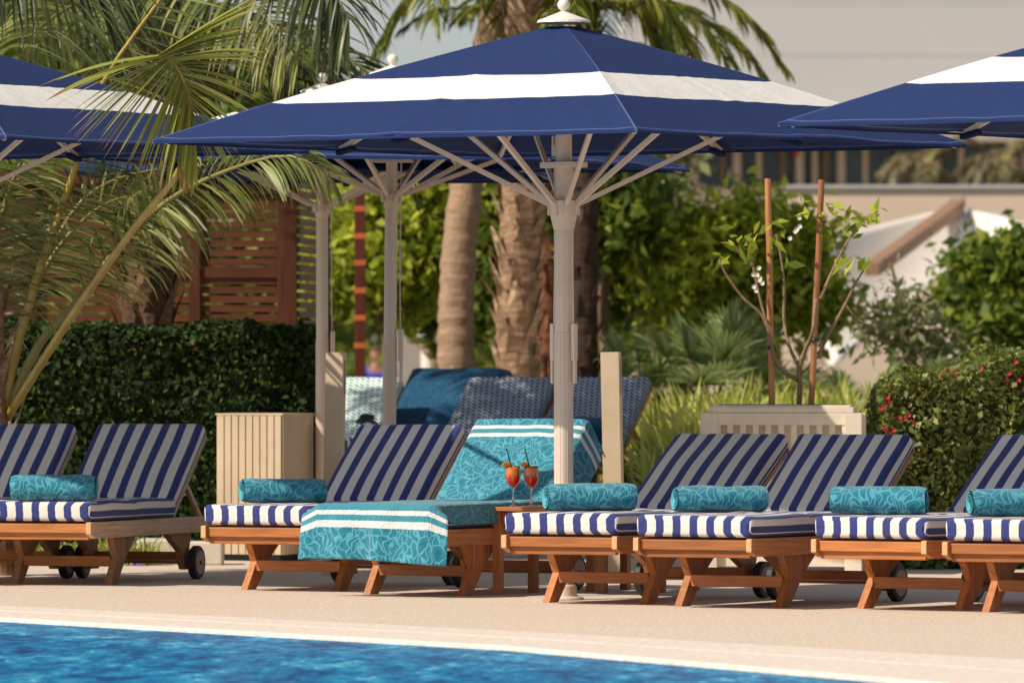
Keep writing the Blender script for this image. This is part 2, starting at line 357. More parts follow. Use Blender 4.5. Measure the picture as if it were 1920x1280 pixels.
# ------------------------------------------------------------------ soft goods
def rr_section(hw, ht, r, nt_=16, nsd=4, nc=4):
    """rounded rectangle half outline from top centre clockwise; returns list (x,z,u)"""
    P=[]; u=0
    right=[(hw-r)*i/nt_ for i in range(nt_+1)]
    pts=[(x,ht) for x in right]
    pts+=[(hw-r+r*math.sin(a),ht-r+r*math.cos(a)) for a in [math.pi/2*k/nc for k in range(1,nc+1)]]
    pts+=[(hw,ht-r-(2*ht-2*r)*k/nsd) for k in range(1,nsd+1)]
    pts+=[(hw-r+r*math.cos(a),-ht+r-r*math.sin(a)) for a in [math.pi/2*k/nc for k in range(1,nc+1)]]
    pts+=[((hw-r)*(1-k/4),-ht) for k in range(1,5)]
    out=[(pts[0][0],pts[0][1],0)]
    for a,b in zip(pts,pts[1:]):
        u+=math.dist(a,b); out.append((b[0],b[1],u))
    left=[(-x,z,-uu) for x,z,uu in out[::-1]]
    return left[:-1]+out     # from bottom centre, left, over top, right, to bottom centre
def cushion_mb(w_, l_, t_, r=.026, puff=.006, seed=0, M=None, crown=.0):
    b=MB(); b.M=M or Matrix(); sec=rr_section(w_/2,t_/2,r); n=len(sec)
    ys=[]
    for k in range(5): a=math.pi/2*k/4; ys.append((r*(1-math.sin(a)), r*(1-math.cos(a))))
    start=[(0,None)]+ys[::-1]; mids=[(r+(l_-2*r)*i/26,0) for i in range(1,26)]
    seq=start+mids+[(l_-y,i) for y,i in ys]+[(l_,None)]
    vs=[];uv=[]
    for (y,ins) in seq:
        for (x,z,u) in sec:
            if ins is None: xx=x*(w_/2-r)/(w_/2); zz=0
            else: xx=x*(w_/2-ins)/(w_/2); zz=z*(t_/2-ins)/(t_/2)
            nzv=noise.noise(Vector((x*5+seed,y*3.1,seed*.7+z*3)))
            k=1 if (ins is not None and ins<.01) else .3
            zz+=puff*nzv*k*(1 if z>0 else .2)+(crown*math.sin(math.pi*min(max(y/l_,0),1))*(1-(2*x/w_)**2) if z>0 else 0)
            xx+=.4*puff*noise.noise(Vector((y*4,seed,z*9)))
            uu=u if (z>-t_/2+r*.9) else x
            if uu!=x and abs(u)>w_/2: uu=math.copysign(w_/2+(abs(u)-w_/2)*1.55,u)
            if ins is None or (ins>r*.3): uu=math.copysign(min(abs(uu),w_/2+.002),uu)
            if z>0 and ins is not None and ins<.01: zz-=.005*math.exp(-((y-.66*l_/1.32)/.02)**2) if l_>1 else 0
            uu+=.0035*noise.noise(Vector((y*4,seed+x*3,2.)))
            vs.append((xx,y+(.5*puff*nzv if ins is None else 0),zz)); uv.append((uu,y))
    fs=[]
    for i in range(len(seq)-1):
        for k in range(n-1): fs.append((i*n+k,(i+1)*n+k,(i+1)*n+k+1,i*n+k+1))
    return b.add(vs,fs,uv)
def grid_cloth(name, fn, nu, nv, m, parent=None, thick=.006):
    vs=[];uv=[]
    for j in range(nv+1):
        for i in range(nu+1):
            p,q=fn(i/nu,j/nv); vs.append(p); uv.append(q)
    fs=[(j*(nu+1)+i,j*(nu+1)+i+1,(j+1)*(nu+1)+i+1,(j+1)*(nu+1)+i) for j in range(nv) for i in range(nu)]
    b=MB(); b.add(vs,fs,uv); o=b.build(name,m,parent,smooth=True)
    s_=o.modifiers.new('thick','SOLIDIFY'); s_.thickness=thick; s_.offset=0
    return o

# ------------------------------------------------------------------ loungers
def make_lounger(fabric, alpha=40, weathered=False, name='sun_lounger', seatL=1.32, backL=.66, thick=.105, seed=0):
    root=empty(name)
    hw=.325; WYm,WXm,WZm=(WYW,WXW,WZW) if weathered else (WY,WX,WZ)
    for s_ in (-1,1):
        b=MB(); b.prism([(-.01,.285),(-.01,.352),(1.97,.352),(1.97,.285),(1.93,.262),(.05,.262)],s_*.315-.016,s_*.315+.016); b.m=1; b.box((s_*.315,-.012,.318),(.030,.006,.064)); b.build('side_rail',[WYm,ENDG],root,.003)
        b=MB(); b.prism([(.40,.262),(.76,.262),(.62,.165),(.465,0),(.365,0),(.475,.15)][::-1],s_*.278-.021,s_*.278+.021); b.build('leg',WZm,root,.003)
        b=MB(); b.prism([(1.26,.262),(1.63,.262),(1.60,.17),(1.625,.055),(1.535,.055),(1.47,.16)][::-1],s_*.278-.021,s_*.278+.021); b.build('rear_leg',WZm,root,.003)
        b=MB(); b.M=Matrix.Translation((s_*.345,1.585,.095))@Matrix.Rotation(R(90),4,'Y')
        b.lathe([(0,-.022),(.07,-.022),(.088,-.022),(.095,-.015),(.095,.015),(.088,.022),(.07,.022),(0.06,.021)],n=28); wh=b.build('wheel',BLACK,root,smooth=False)
        b=MB(); b.M=Matrix.Translation((s_*.345,1.585,.095))@Matrix.Rotation(R(90),4,'Y')
        b.lathe([(0,-.026),(.068,-.025),(.068,.025),(0,.026)],n=28); b.m=1; b.lathe([(0,-.031),(.012,-.031),(.012,.031),(0,.031)],n=10); b.build('hub',[TANW,DARK],wh)
    b=MB(); b.box((0,.022,.318),(.598,.028,.05)); b.box((0,.045,.283),(.598,.03,.056)); b.build('end_board',WXm,root,.003)
    b=MB(); b.box((0,.475,.128),(.512,.026,.058)); b.build('stretcher',WXm,root,.003)
    b=MB(); b.box((0,1.56,.13),(.512,.026,.05)); b.tube([(-.36,1.585,.095),(.36,1.585,.095)],.009); b.box((0,1.95,.305),(.598,.028,.07)); b.build('axle_bar',WXm,root,.002)
    b=MB()
    for k in range(17): b.box((0,.12+k*.073,.337),(.598,.055,.016))
    b.build('seat_slats',WXm,root)
    a=R(alpha); hy=seatL-.02; hz=.36
    Mb=Matrix.Translation((0,hy,hz))@Matrix.Rotation(a,4,'X')
    b=MB(); b.M=Mb
    for s_ in (-1,1): b.box((s_*.29,backL/2+.02,-.012),(.04,backL+.02,.03))
    for k in range(8): b.box((0,.06+k*.085,-.008),(.54,.06,.016))
    b.box((0,backL+.02,-.012),(.62,.035,.03)); b.build('back_frame',WYm,root,.002)
    for s_ in (-1,1):
        b=MB(); q=Mb@Vector((s_*.26,.36,-.03)); b.bar(q,(s_*.26,hy+.62,.30),.022,.03); b.build('back_prop',WYm,root,.002)
    cushion_mb(.65,seatL,thick,seed=seed,M=Matrix.Translation((0,0,.357+thick/2)),crown=.004).build('seat_cushion',fabric,root,smooth=True)
    cushion_mb(.65,backL,thick*.9,r=.03,seed=seed+3,M=Mb@Matrix.Translation((0,.04,.006+thick*.45)),crown=.01).build('back_cushion',fabric,root,smooth=True)
    return root
# front-centre position on the deck, turn, recline
LG=[(-3.34,39.98,18,40,'striped lounger at the far left edge, mostly cut off by the frame'),
    (-2.60,39.86,18,40,'striped lounger in front of the tall hedge with its wheel and sunlit side rail showing'),
    (-1.36,38.83,27,40.5,'striped lounger with bare back, its foot corner covered by the neighbouring towel'),
    (-.685,38.02,27,41,'lounger covered end to end with spread turquoise towels beside the drinks table'),
    (.241,36.67,28.5,32,'striped lounger with its foot end in front of the central parasol pole'),
    (.895,36.08,29,37,'striped lounger whose back stands before the right half of the cream slatted planter'),
    (1.75,35.74,34,37,'striped lounger in front of the flowering bush, second from the right edge'),
    (2.375,35.2,29,37,'striped lounger at the right edge of the photo, only its foot end in view')]
protos={}; loungers=[]
for i,(x,y,th,al,lab) in enumerate(LG):
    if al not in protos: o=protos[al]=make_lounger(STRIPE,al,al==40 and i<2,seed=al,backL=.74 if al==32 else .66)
    else: o=copy_tree(protos[al])
    o.location=(x,y,0); o.rotation_euler=(0,0,R(-th)); tag(o,lab,'sun lounger','striped sun loungers along the pool'); loungers.append(o)
def LM(i):
    x,y,th=LG[i][:3]; return Matrix.Translation((x,y,0))@Matrix.Rotation(R(-th),4,'Z')

# rolled towels
def towel_roll(seed, L=.465, r=.067):
    b=MB(); rr=random.Random(seed); n=30; m=22; turns=3.3
    vs=[];uv=[];fs=[]
    for j in range(m+1):
        t=j/m; xx=(t-.5)*L
        for k in range(n):
            q=2*math.pi*k/n-.6
            e=1-.10*max(0,abs(2*t-1)-.88)/.12
            lip=.006*(1-(k/n)) 
            rd=(r+lip)*e*(1+.10*noise.noise(Vector((xx*7,math.cos(q)*1.3+seed*3.1,math.sin(q)*1.3))))
            vs.append((xx+.004*noise.noise(Vector((q,seed,t))),rd*math.cos(q)*1.12,rd*math.sin(q)*.98+r)); uv.append((xx,k/n*2*math.pi*r))
        # outer ring
    for j in range(m):
        for k in range(n):
            k2=(k+1)%n; fs.append((j*n+k,(j+1)*n+k,(j+1)*n+k2,j*n+k2))
    b.add(vs,fs,uv)
    b.m=1
    for s_ in (-1,1):
        pts=[]; N=70
        for i in range(N+1):
            q=2*math.pi*turns*i/N; rd=.010+(r*.9-.010)*i/N
            pts.append((rd*math.cos(q)*1.12,rd*math.sin(q)*.98+r))
        v2=[];f2=[];u2=[]
        for i,(yy,zz) in enumerate(pts):
            dz=zz-r; k=.80
            xe=s_*(L/2+.004+.004*math.sin(i*.3+seed))
            v2+=[(xe,yy,zz),(xe,yy*.86,dz*.86+r),(xe-s_*.03,yy*.8,dz*.8+r),(xe-s_*.03,yy,zz)]
            u2+=[(yy*2,zz*2+3)]*4
        for i in range(N): 
            a=i*4; f2+=[(a,a+4,a+5,a+1),(a+1,a+5,a+6,a+2)]
        b.add(v2,f2,u2)
        b.m=0
        ring=[(s_*(L/2-.015),r*.97*1.12*math.cos(2*math.pi*k/20),r*.95*math.sin(2*math.pi*k/20)+r) for k in range(20)]
        b.add(ring,[tuple(range(20))],[(.0,.0)]*20); b.m=1
    return b
RL=[(101,39.95,-5,0,'rolled turquoise towel on the lounger before the tall hedge'),
    (531,39.25,15,1,'rolled turquoise towel on the lounger just right of the cream ribbed cabinet'),
    (1107,37.05,13,2,'rolled turquoise towel directly below the main parasol pole'),
    (1350,36.75,16,3,'rolled turquoise towel whose open end stands before the striped back left of the planter posts'),
    (1648,36.2,-11,4,'rolled turquoise towel in front of the flowering bush'),
    (1903,35.75,16,5,'rolled turquoise towel cut by the right edge of the photo')]
for px,D,rz,sd,lab in RL:
    o=towel_roll(sd,.465+.012*math.sin(sd*5),.067+.003*math.sin(sd*3+1)).build('rolled_towel',[TOWEL,TEDGE],smooth=True); o.location=(gx(px,D),D,.466); o.rotation_euler=(0,R(.6*math.sin(sd*2)),R(rz))
    tag(o,lab,'towel','rolled turquoise towels on the loungers')

# towels spread over the fourth lounger
M3=LM(3)
def foot_towel(u,v):
    x=(u-.5)*.86; hang=.31; top=1.28; s=v*(hang+top)        # s: metres from the lower hem
    ax=abs(x); sgn=1 if x>0 else -1
    wr=noise.noise(Vector((x*7,s*4,2)))*.008+noise.noise(Vector((x*16,s*9,5)))*.0035
    if s<hang:
        z=.478-(hang-s); k=(hang-s)/hang
        fl=max(0,ax-.33)
        y=-.016-.012*k-.014*k*(1+math.sin(x*21+.6+1.5*math.sin(x*5)))-.010*k*(1+math.sin(x*9))+wr*.8 + fl*.25*(1-k)
        xx=x*(1+.02*k)-.03+(.02*k if x<0 else 0)
        z+=-.5*fl*(1-k)+.015*k*math.sin(u*3+.4)+ (.02*(1-u))*k
        y-=.01
    else:
        t=s-hang; rnd=min(t/.05,1); y=t-.012; z=.478+.003*rnd
        xx=x-.03*max(0,1-t*2)
        over=max(0,ax-.322)
        if over>0:
            f=min(1,t/.18); z-=over*(.35+.65*f); xx=sgn*(.322+over*(.55-.42*f)+.012)
            if t<.25: xx-=.03*(1-t/.25)
        z+=abs(wr)*.9
    p=M3@Vector((xx,y,z)); return tuple(p),(x,s)
o=grid_cloth('spread_towel',foot_towel,60,110,TOWELB); tag(o,'turquoise towel with white bands hanging over the foot of the lounger','towel')
A3=R(LG[3][3]); HB=Matrix.Translation((0,1.30,.36))@Matrix.Rotation(A3,4,'X')
def back_towel(u,v):
    x=(u-.42)*.90; s=v*.78                                  # s from the top edge down
    ln=.74-s; over=max(0,x-.322); overl=max(0,-x-.322)
    wr=noise.noise(Vector((x*6,s*5,9)))*.007
    zz=.116+.012*math.cos(x*2.5)+abs(wr); yy=ln; xx=x
    if ln>.70: k=(ln-.70); zz-=k*1.2; yy=.70+k*.3
    if over>0: zz-=over*.93; xx=.336+over*.22+.02*math.sin(s*7)*min(1,over*8); yy-=over*.25
    if overl>0: zz-=overl*.9; xx=-.336-overl*.2
    if ln<.05: zz+=(.05-ln)*.2
    p=M3@(HB@Vector((xx,yy,zz))); return tuple(p),(x,s)
o=grid_cloth('spread_towel',back_towel,60,70,TOWELC); tag(o,'turquoise towel with two white bands laid over the raised lounger back','towel')

# ------------------------------------------------------------------ side tables and drinks
def make_table(sz=.46, h=.462):
    r_=empty('side_table')
    b=MB(); b.box((0,0,h-.012),(sz+.05,sz+.05,.022))
    b.build('table_top',WX,r_,.003)
    for i in (-1,1):
        for j in (-1,1):
            b=MB(); b.box((i*(sz/2-.025),j*(sz/2-.025),(h-.024)/2),(.046,.046,h-.026)); b.build('leg',WZ,r_,.003)
    b=MB()
    for i in (-1,1): b.box((0,i*(sz/2-.02),h-.062),(sz-.10,.02,.066)); b.box((i*(sz/2-.02),0,h-.062),(.02,sz-.10,.066))
    b.build('apron',WX,r_,.002); return r_
t1=make_table(); D=39.1; t1.location=(.203,38.56,0); t1.rotation_euler=(0,0,R(-27)); tag(t1,'square teak side table carrying the two orange drinks','side table','teak side tables')
t2=copy_tree(t1); t2.location=(.70,39.05,0); t2.rotation_euler=(0,0,R(-27)); tag(t2,'square teak side table behind the parasol pole, only its legs in view','side table','teak side tables')
def glass_mat():
    t=NT('clear_glass',.02,.5); t.p.inputs['Transmission Weight'].default_value=1; t.p.inputs['IOR'].default_value=1.33; t.base((.97,.98,.98)); return t.m
def drink_mat():
    t=NT('orange_drink',.08,.5); c=t.n('TexCoord'); sp=t.n('SeparateXYZ'); t.l(c.outputs['Object'],sp.inputs[0]); nz=t.noise(t.coord('Object'),40,3)
    zz=t.math('ADD',sp.outputs[2],t.math('MULTIPLY',nz,.03))
    t.base(t.ramp(t.math('MULTIPLY_ADD',zz,12,-1.3),[(.0,(.90,.010,.008)),(.55,(.95,.035,.008)),(1.0,(1.0,.26,.02))])); return t.m
GLASS=glass_mat(); DRINK=drink_mat(); SLICE=ORANGE
def make_drink():
    r_=empty('cocktail_glass')
    b=MB(); b.lathe([(0,.0),(.034,.001),(.034,.003),(.009,.008),(.0055,.015),(.005,.08),(.008,.096)],n=24); b.build('stem',GLASS,r_,smooth=True)
    b=MB(); b.lathe([(.004,.095),(.02,.103),(.034,.125),(.0405,.152),(.041,.168),(.0385,.195),(.036,.212),(.0352,.212),(.0375,.195),(.040,.168),(.0395,.152),(.033,.1265),(.019,.105),(0,.0985)],n=32); b.build('bowl',GLASS,r_,smooth=True)
    b=MB(); b.lathe([(0,.0995),(.018,.106),(.0318,.1275),(.0382,.1525),(.0388,.168),(.0366,.194),(.0355,.202),(0,.202)],n=32); b.build('drink',DRINK,r_,smooth=True)
    b=MB(); b.tube([(.012,.0,.14),(-.024,0,.262),(-.034,0,.305)],.0032,8); b.build('straw',DARK,r_)
    b=MB(); pr=[(0,0)]+[(.028*math.cos(a),.028*math.sin(a)) for a in [R(-20+i*20) for i in range(11)]]
    b.M=Matrix.Translation((-.036,-.004,.206))@Matrix.Rotation(R(15),4,'Y')@Matrix.Rotation(R(25),4,'Z')
    b.prism([(x,z) for x,z in pr],-.003,.003,'y'); b.build('orange_slice',SLICE,r_,.001); return r_
g1=make_drink(); g1.location=(gx(962,38.52),38.52,.4625); tag(g1,'orange cocktail with black straw and orange slice, left of the pair','drink','orange cocktails on the side table')
g2=copy_tree(g1); g2.location=(gx(996,38.5),38.5,.4625); g2.rotation_euler=(0,0,R(8)); tag(g2,'orange cocktail with black straw, the one nearer the parasol pole','drink','orange cocktails on the side table')

# ------------------------------------------------------------------ parasols
def make_parasol(HR=2.13, ze=2.345, za=2.965, hubz=2.03, crank=2, pr=1.0):
    r_=empty('parasol')
    hs=HR/math.sqrt(2); zr=za-ze
    def cz(t): return ze+zr*(1-t)+.02*math.sin(math.pi*t)
    b=MB(); nu,nv=24,24
    for k in range(4):
        A=Matrix.Rotation(R(90*k),4,'Z'); vs=[];uv=[];fs=[]
        for j in range(nv+1):
            t=.035+(1-.035)*j/nv
            for i in range(nu+1):
                u=2*i/nu-1
                sc_=math.cos(math.pi*u)*.5+.5            # sag between ribs (ribs at u=-1,0,1)
                sag=.003*t*(1-abs(math.cos(math.pi*u)))
                hem=-.02*t**6*(1-abs(2*abs(u)-1)**2)*.0
                yy=-hs*t*(1-.006*t**3*(1-u*u)); 
                z=cz(t)-sag+.010*noise.noise(Vector((u*2.2,t*3,k*5)))*t*(1-u*u)+.007*t*(math.exp(-(u/.05)**2)+math.exp(-((abs(u)-1)/.04)**2))+.006*noise.noise(Vector((u*9,t*2.5,k*7)))*t
                vs.append(tuple(A@Vector((u*hs*t,yy,z)))); uv.append((u,t))
        for j in range(nv):
            for i in range(nu): fs.append((j*(nu+1)+i,(j+1)*(nu+1)+i,(j+1)*(nu+1)+i+1,j*(nu+1)+i+1))
        b.add(vs,fs,uv)
        vs=[];uv=[];fs=[]
        for i in range(nu+1):
            u=2*i/nu-1; sag=.003*(1-abs(math.cos(math.pi*u))); yy=-hs*(1-.006*(1-u*u))
            for q in (0,1): vs.append(tuple(A@Vector((u*hs,yy+.002*q,cz(1)-sag-.012*q)))); uv.append((u,1.02))
        for i in range(nu): fs.append((2*i,2*i+1,2*i+3,2*i+2))
        b.add(vs,fs,uv)
    c=b.build('canopy',CANOPY,r_,smooth=False); s_=c.modifiers.new('thick','SOLIDIFY'); s_.thickness=.0025
    bp=MB()
    b=MB(); b.lathe([(0,za+.125),(.017,za+.121),(.029,za+.108),(.033,za+.092),(.028,za+.075),(.014,za+.064),(.012,za+.055)],n=20); b.build('finial_ball',WHITEP,r_,smooth=True)
    b=MB(); b.lathe([(.012,za+.06),(.03,za+.052),(.135,za+.012),(.14,za+.0),(.12,za-.004),(.02,za+.01)],n=24); b.build('finial_cap',WHITEP,r_)
    b=MB()
    sec=[(.05*pr*math.cos(R(q)),.05*pr*math.sin(R(q))) for q in range(0,360,30)]
    b.prism(sec,.0,1.37,'z'); b.prism([(x*.94,y*.94) for x,y in sec],1.37,hubz-.0,'z'); b.prism([(x*.86,y*.86) for x,y in sec],hubz,za-.02,'z')
    for q in range(0,360,30):
        a=R(q+15); b.tube([(.049*pr*math.cos(a),.049*pr*math.sin(a),.02),(.049*pr*math.cos(a),.049*pr*math.sin(a),1.36)],.0018,5)
    b.build('pole',METAL,r_,.003)
    b=MB(); b.lathe([(x*(1 if pr==1 else .72),z if pr==1 else hubz+(z-hubz)*.6) for x,z in [(.052,hubz-.13),(.055,hubz-.12),(.078,hubz-.02),(.082,hubz+.02),(.075,hubz+.025),(.045,hubz+.025)]],n=16)
    for q in range(0,360,45):
        b.M=Matrix.Rotation(R(q),4,'Z'); b.box((.072 if pr==1 else .05,.0,hubz-.02),(.024,.028,.07 if pr==1 else .04)); b.M=Matrix()
    b.build('hub',METAL,r_)
    b=MB(); b.M=Matrix.Rotation(R(-9),4,'Z'); b.box((0,0,hubz+.205),(.22,.13,.03)); b.box((-.05,0,hubz+.28),(.03,.05,.06)); b.box((-.058,0,hubz+.33),(.012,.05,.05)); b.build('runner_plate',METAL,r_,.003)
    for k in range(8):
        dq=R(45*k); far=HR if k%2==0 else hs*.985
        # corners at multiples of 90 starting at direction (-45deg)
        dr=Vector((math.sin(dq+R(45)),-math.cos(dq+R(45)),0))
        b=MB(); P=[]
        for t in (.05,.25,.5,.75,.97): P.append(dr*far*t+Vector((0,0,cz(t)-.024)))
        for a,c_ in zip(P,P[1:]): b.bar(a,c_,.018,.026)
        rb=b.build('rib',METAL,r_)
        e=dr*far*.58+Vector((0,0,cz(.58)-.04)); st=dr*.082+Vector((0,0,hubz+.005))
        b=MB(); b.bar(st,e,.022,.024); b.build('strut',METAL,rb)
        b=MB(); q=dr*far; qz=cz(1)-.012-(.018 if 0 else 0)
        
        if k%2==0: b.bar(q*.945+Vector((0,0,qz-.008)),q*1.006+Vector((0,0,qz-.012)),.055,.034)
        else: b.bar(q*.91+Vector((0,0,qz+.012)),q*.985+Vector((0,0,qz-.012)),.05,.03); b.build('corner_pocket',NAVY,r_,.012,segs=3)
    if crank:
        for s_ in ((-1,1) if crank==2 else (1,)):
            b=MB(); b.box((s_*.066,0,1.325),(.026,.03,.19)); b.box((s_*.070,0,1.19),(.016,.022,.16)); b.build('lever',METAL,r_,.004)
            b=MB(); b.tube([(s_*.062,0,1.42),(s_*.057,0,1.7),(s_*.058,0,hubz+.2)],.0035,6); b.build('cord',METAL,r_)
    b=MB(); b.lathe([(0,.0),(.10,.0),(.105,.006),(.10,.014),(.07,.02),(.066,.07),(.058,.08)],n=28); b.build('base_sleeve',METAL,r_)
    return r_
PHI=9.2
# corner F direction: (sin phi, -cos phi); proto has a corner at (sin45,-cos45)
pa=make_parasol(); pa.location=(.266,37.6,0); pa.rotation_euler=(0,0,R(-45+PHI))
tag(pa,'large navy parasol with white band in the centre foreground','parasol','navy parasols with a white band')
def par(x,y,phi,lab,tilt=(0,0),src=pa,z=0):
    o=copy_tree(src); o.location=(x,y,z); o.rotation_euler=(R(tilt[0]),R(tilt[1]),R(-45+phi)); tag(o,lab,'parasol','navy parasols with a white band'); return o
par(-3.18,40.05,15,'navy parasol at the left edge, behind the drooping palm frond',z=.045)
par(3.37,34.95,8,'navy parasol at the right edge, only its left half in view')
p2=make_parasol(hubz=2.2,HR=2.0,ze=2.385,za=2.90,pr=.80,crank=1); p2.location=(gx(727,42.7),42.7,0); p2.rotation_euler=(0,R(.6),R(-45+28)); tag(p2,'navy parasol behind the central one, above the patterned loungers','parasol','navy parasols with a white band')
par(gx(604,45.4),45.4,40,'navy parasol farthest back, its pole beside the hedge end',src=p2)

# narrow cream posts standing by the rear loungers
def slim_post(D,px,rz,tilt,lab,h=1.28):
    b=MB(); b.box((0,0,h/2),(.104,.075,h)); b.m=1; b.box((.0525,0,h-.14),(.004,.010,.20)); o=b.build('slim_post',[CREAM,DARK],None,.003); o.location=(gx(px,D),D,0); o.rotation_euler=(0,R(tilt),R(rz)); tag(o,lab,'post','narrow cream posts')
slim_post(42.0,622,-14,1.2,'narrow cream post left, leaning between the cabinet and the striped lounger back')
slim_post(41.0,1154,-12,-1.2,'narrow cream post right, just right of the central parasol pole')

# ------------------------------------------------------------------ rear patterned loungers on the terrace
TZ=.22
rp=make_lounger(LAT_SHADE,43,seatL=1.25,backL=.68,thick=.10,seed=21,name='sun_lounger')
rl=[(932,48.0,26,'patterned terrace lounger at the right of its row, its wooden rail showing'),
    (750,48.2,26,'shaded patterned lounger on the terrace directly left of the central parasol pole'),
    (654,48.9,26,'shaded patterned lounger on the terrace with its back under a deep blue towel')]
G='patterned loungers on the terrace'
rear=[]
for i,(px,D,th,lab) in enumerate(rl):
    o=rp if i==0 else copy_tree(rp); o.location=(gx(px,D),D,TZ+(.0 if i<2 else .045)); o.rotation_euler=(0,0,R(-th)); tag(o,lab,'sun lounger',G); rear.append(o)
rw=make_lounger(LAT_SUN,43,seatL=1.25,backL=.68,thick=.10,seed=31,name='sun_lounger'); D=48.6
rw.location=(gx(470,D),D,TZ); rw.rotation_euler=(0,0,R(-24)); tag(rw,'white and teal patterned lounger on the terrace behind the hedge end','sun lounger',G)
MR=Matrix.Translation((gx(654,48.9),48.9,TZ+.045))@Matrix.Rotation(R(-26),4,'Z')@Matrix.Translation((0,1.23,.36))@Matrix.Rotation(R(43),4,'X')
def rear_towel(u,v):
    x=(u-.5)*.78; s=v*.85; ln=.75-s; wr=noise.noise(Vector((x*6,s*3,19)))*.012; ov=max(0,abs(x)-.325)
    zz=.13+wr; yy=ln; xx=x
    if ov>0: zz-=ov; xx=math.copysign(.35,x)
    if s<.06: zz-=(.06-s)*1.2
    return tuple(MR@Vector((xx,yy,zz))),(x,s)
o=grid_cloth('draped_towel',rear_towel,30,40,TOWELD); tag(o,'deep blue towel draped over the back of a terrace lounger','towel')
def roll2(px,D,z,L,lab,rz=0):
    o=towel_roll(9,L,.092).build('rolled_towel',[TOWELD,TOWELD],smooth=True); o.location=(gx(px,D),D,z); o.rotation_euler=(0,0,R(rz)); tag(o,lab,'towel','deep blue towels on the terrace loungers')
roll2(1066,48.2,.685,.46,'deep blue rolled towel on the terrace lounger behind the parasol pole')
roll2(565,48.6,.685,.50,'deep blue rolled towel between the ribbed cabinet and the slim post')
b=MB()
for k in range(60):
    a=random.uniform(0,6.28); e=random.uniform(-.2,1.4); l=.085
    dv=Vector((math.cos(a)*math.cos(e),math.sin(a)*math.cos(e),math.sin(e)))*l
    b.tube([(0,0,0),dv*.6,dv+Vector((0,0,-.03))],[.008,.007,.002],4)
o=b.build('tassel_cushion',plain('slate_yarn',(.09,.12,.17),.9)); q=at(688,790,47.6); o.location=q; tag(o,'navy tasselled pompom lying on the white patterned lounger','pompom')

# ------------------------------------------------------------------ planter, cabinet, stones
def make_planter():
    r_=empty('planter_box')
    W,Dp,Hh=.94,.62,.93
    for i in (-1,1):
        for j in (-1,1):
            b=MB(); b.box((i*(W/2-.05),j*(Dp/2-.05),Hh/2),(.10,.10,Hh)); b.build('corner_post',CREAM2,r_,.004)
    for j in (-1,1):
        b=MB(); b.box((0,j*(Dp/2-.06),Hh-.035),(W-.2,.05,.07)); b.build('rail',CREAM2,r_,.003); b=MB(); b.box((0,j*(Dp/2-.06),.10),(W-.2,.05,.12)); b.build('rail',CREAM2,r_,.003)
        for k in range(11):
            b=MB(); b.box((-.37+k*.074,j*(Dp/2-.055),.5),(.036,.03,.72)); b.build('slat',CREAM2,r_,.002)
    for i in (-1,1):
        b=MB(); b.box((i*(W/2-.06),0,.5),(.03,Dp-.2,.84)); b.build('side_panel',CREAM2,r_,.003)
    b=MB(); b.box((0,0,.5),(W-.2,Dp-.15,.84)); b.build('liner',plain('cream_liner',(.72,.62,.46),.7),r_)
    b=MB(); b.box((0,0,Hh+.018),(W-.10,Dp-.08,.034)); b.box((0,0,Hh+.04),(W-.14,Dp-.12,.012)); b.build('rim',CREAM2,r_,.004)
    b=MB(); b.box((0,0,Hh+.047),(W-.2,Dp-.2,.004)); b.build('soil',SOIL,r_)
    return r_
pl=make_planter(); D=42.65; pl.location=(gx(1469,D),D,0); pl.rotation_euler=(0,0,R(-5)); tag(pl,'cream slatted wooden planter box holding the staked sapling','planter')
cr=empty('ribbed_cabinet',(gx(497,45.3),45.35,0),R(-24)); tag(cr,'cream ribbed cabinet standing in front of the hedge end','cabinet')
b=MB(); b.box((0,0,.45),(.43,.43,.82)); b.build('body',plain('cabinet_gap',(.36,.27,.17),.6),cr)
b=MB()
for k in range(9): b.box((-.196+k*.049,-.222,.47),(.043,.014,.86))
for k in range(15): b.box((.222,-.203+k*.029,.47),(.014,.024,.86))
for k in range(9): b.box((-.196+k*.049,.222,.47),(.043,.014,.86)); b.box((-.222,-.196+k*.049,.47),(.014,.043,.86))
b.build('ribs',CREAM,cr,.003)
b=MB(); b.box((0,0,.905),(.465,.465,.012)); b.build('top',CREAM,cr,.002); b=MB(); b.box((0,0,.02),(.38,.38,.04)); b.build('plinth',DARK,cr)
for (x0,x1,D,dep,hh,lab) in ((255,352,44.3,.5,.15,'low white stone block beside the purple flowers'),(352,418,44.2,.3,.14,'low white stone block beside the lounger wheel')):
    b=MB(); a,c=gx(x0,D),gx(x1,D); b.box(((a+c)/2,D+dep/2,hh/2),(c-a-.008,dep,hh)); o=b.build('stone_block',STONE,None,.012,segs=3); tag(o,lab,'stone block','white stone blocks at the hedge foot')

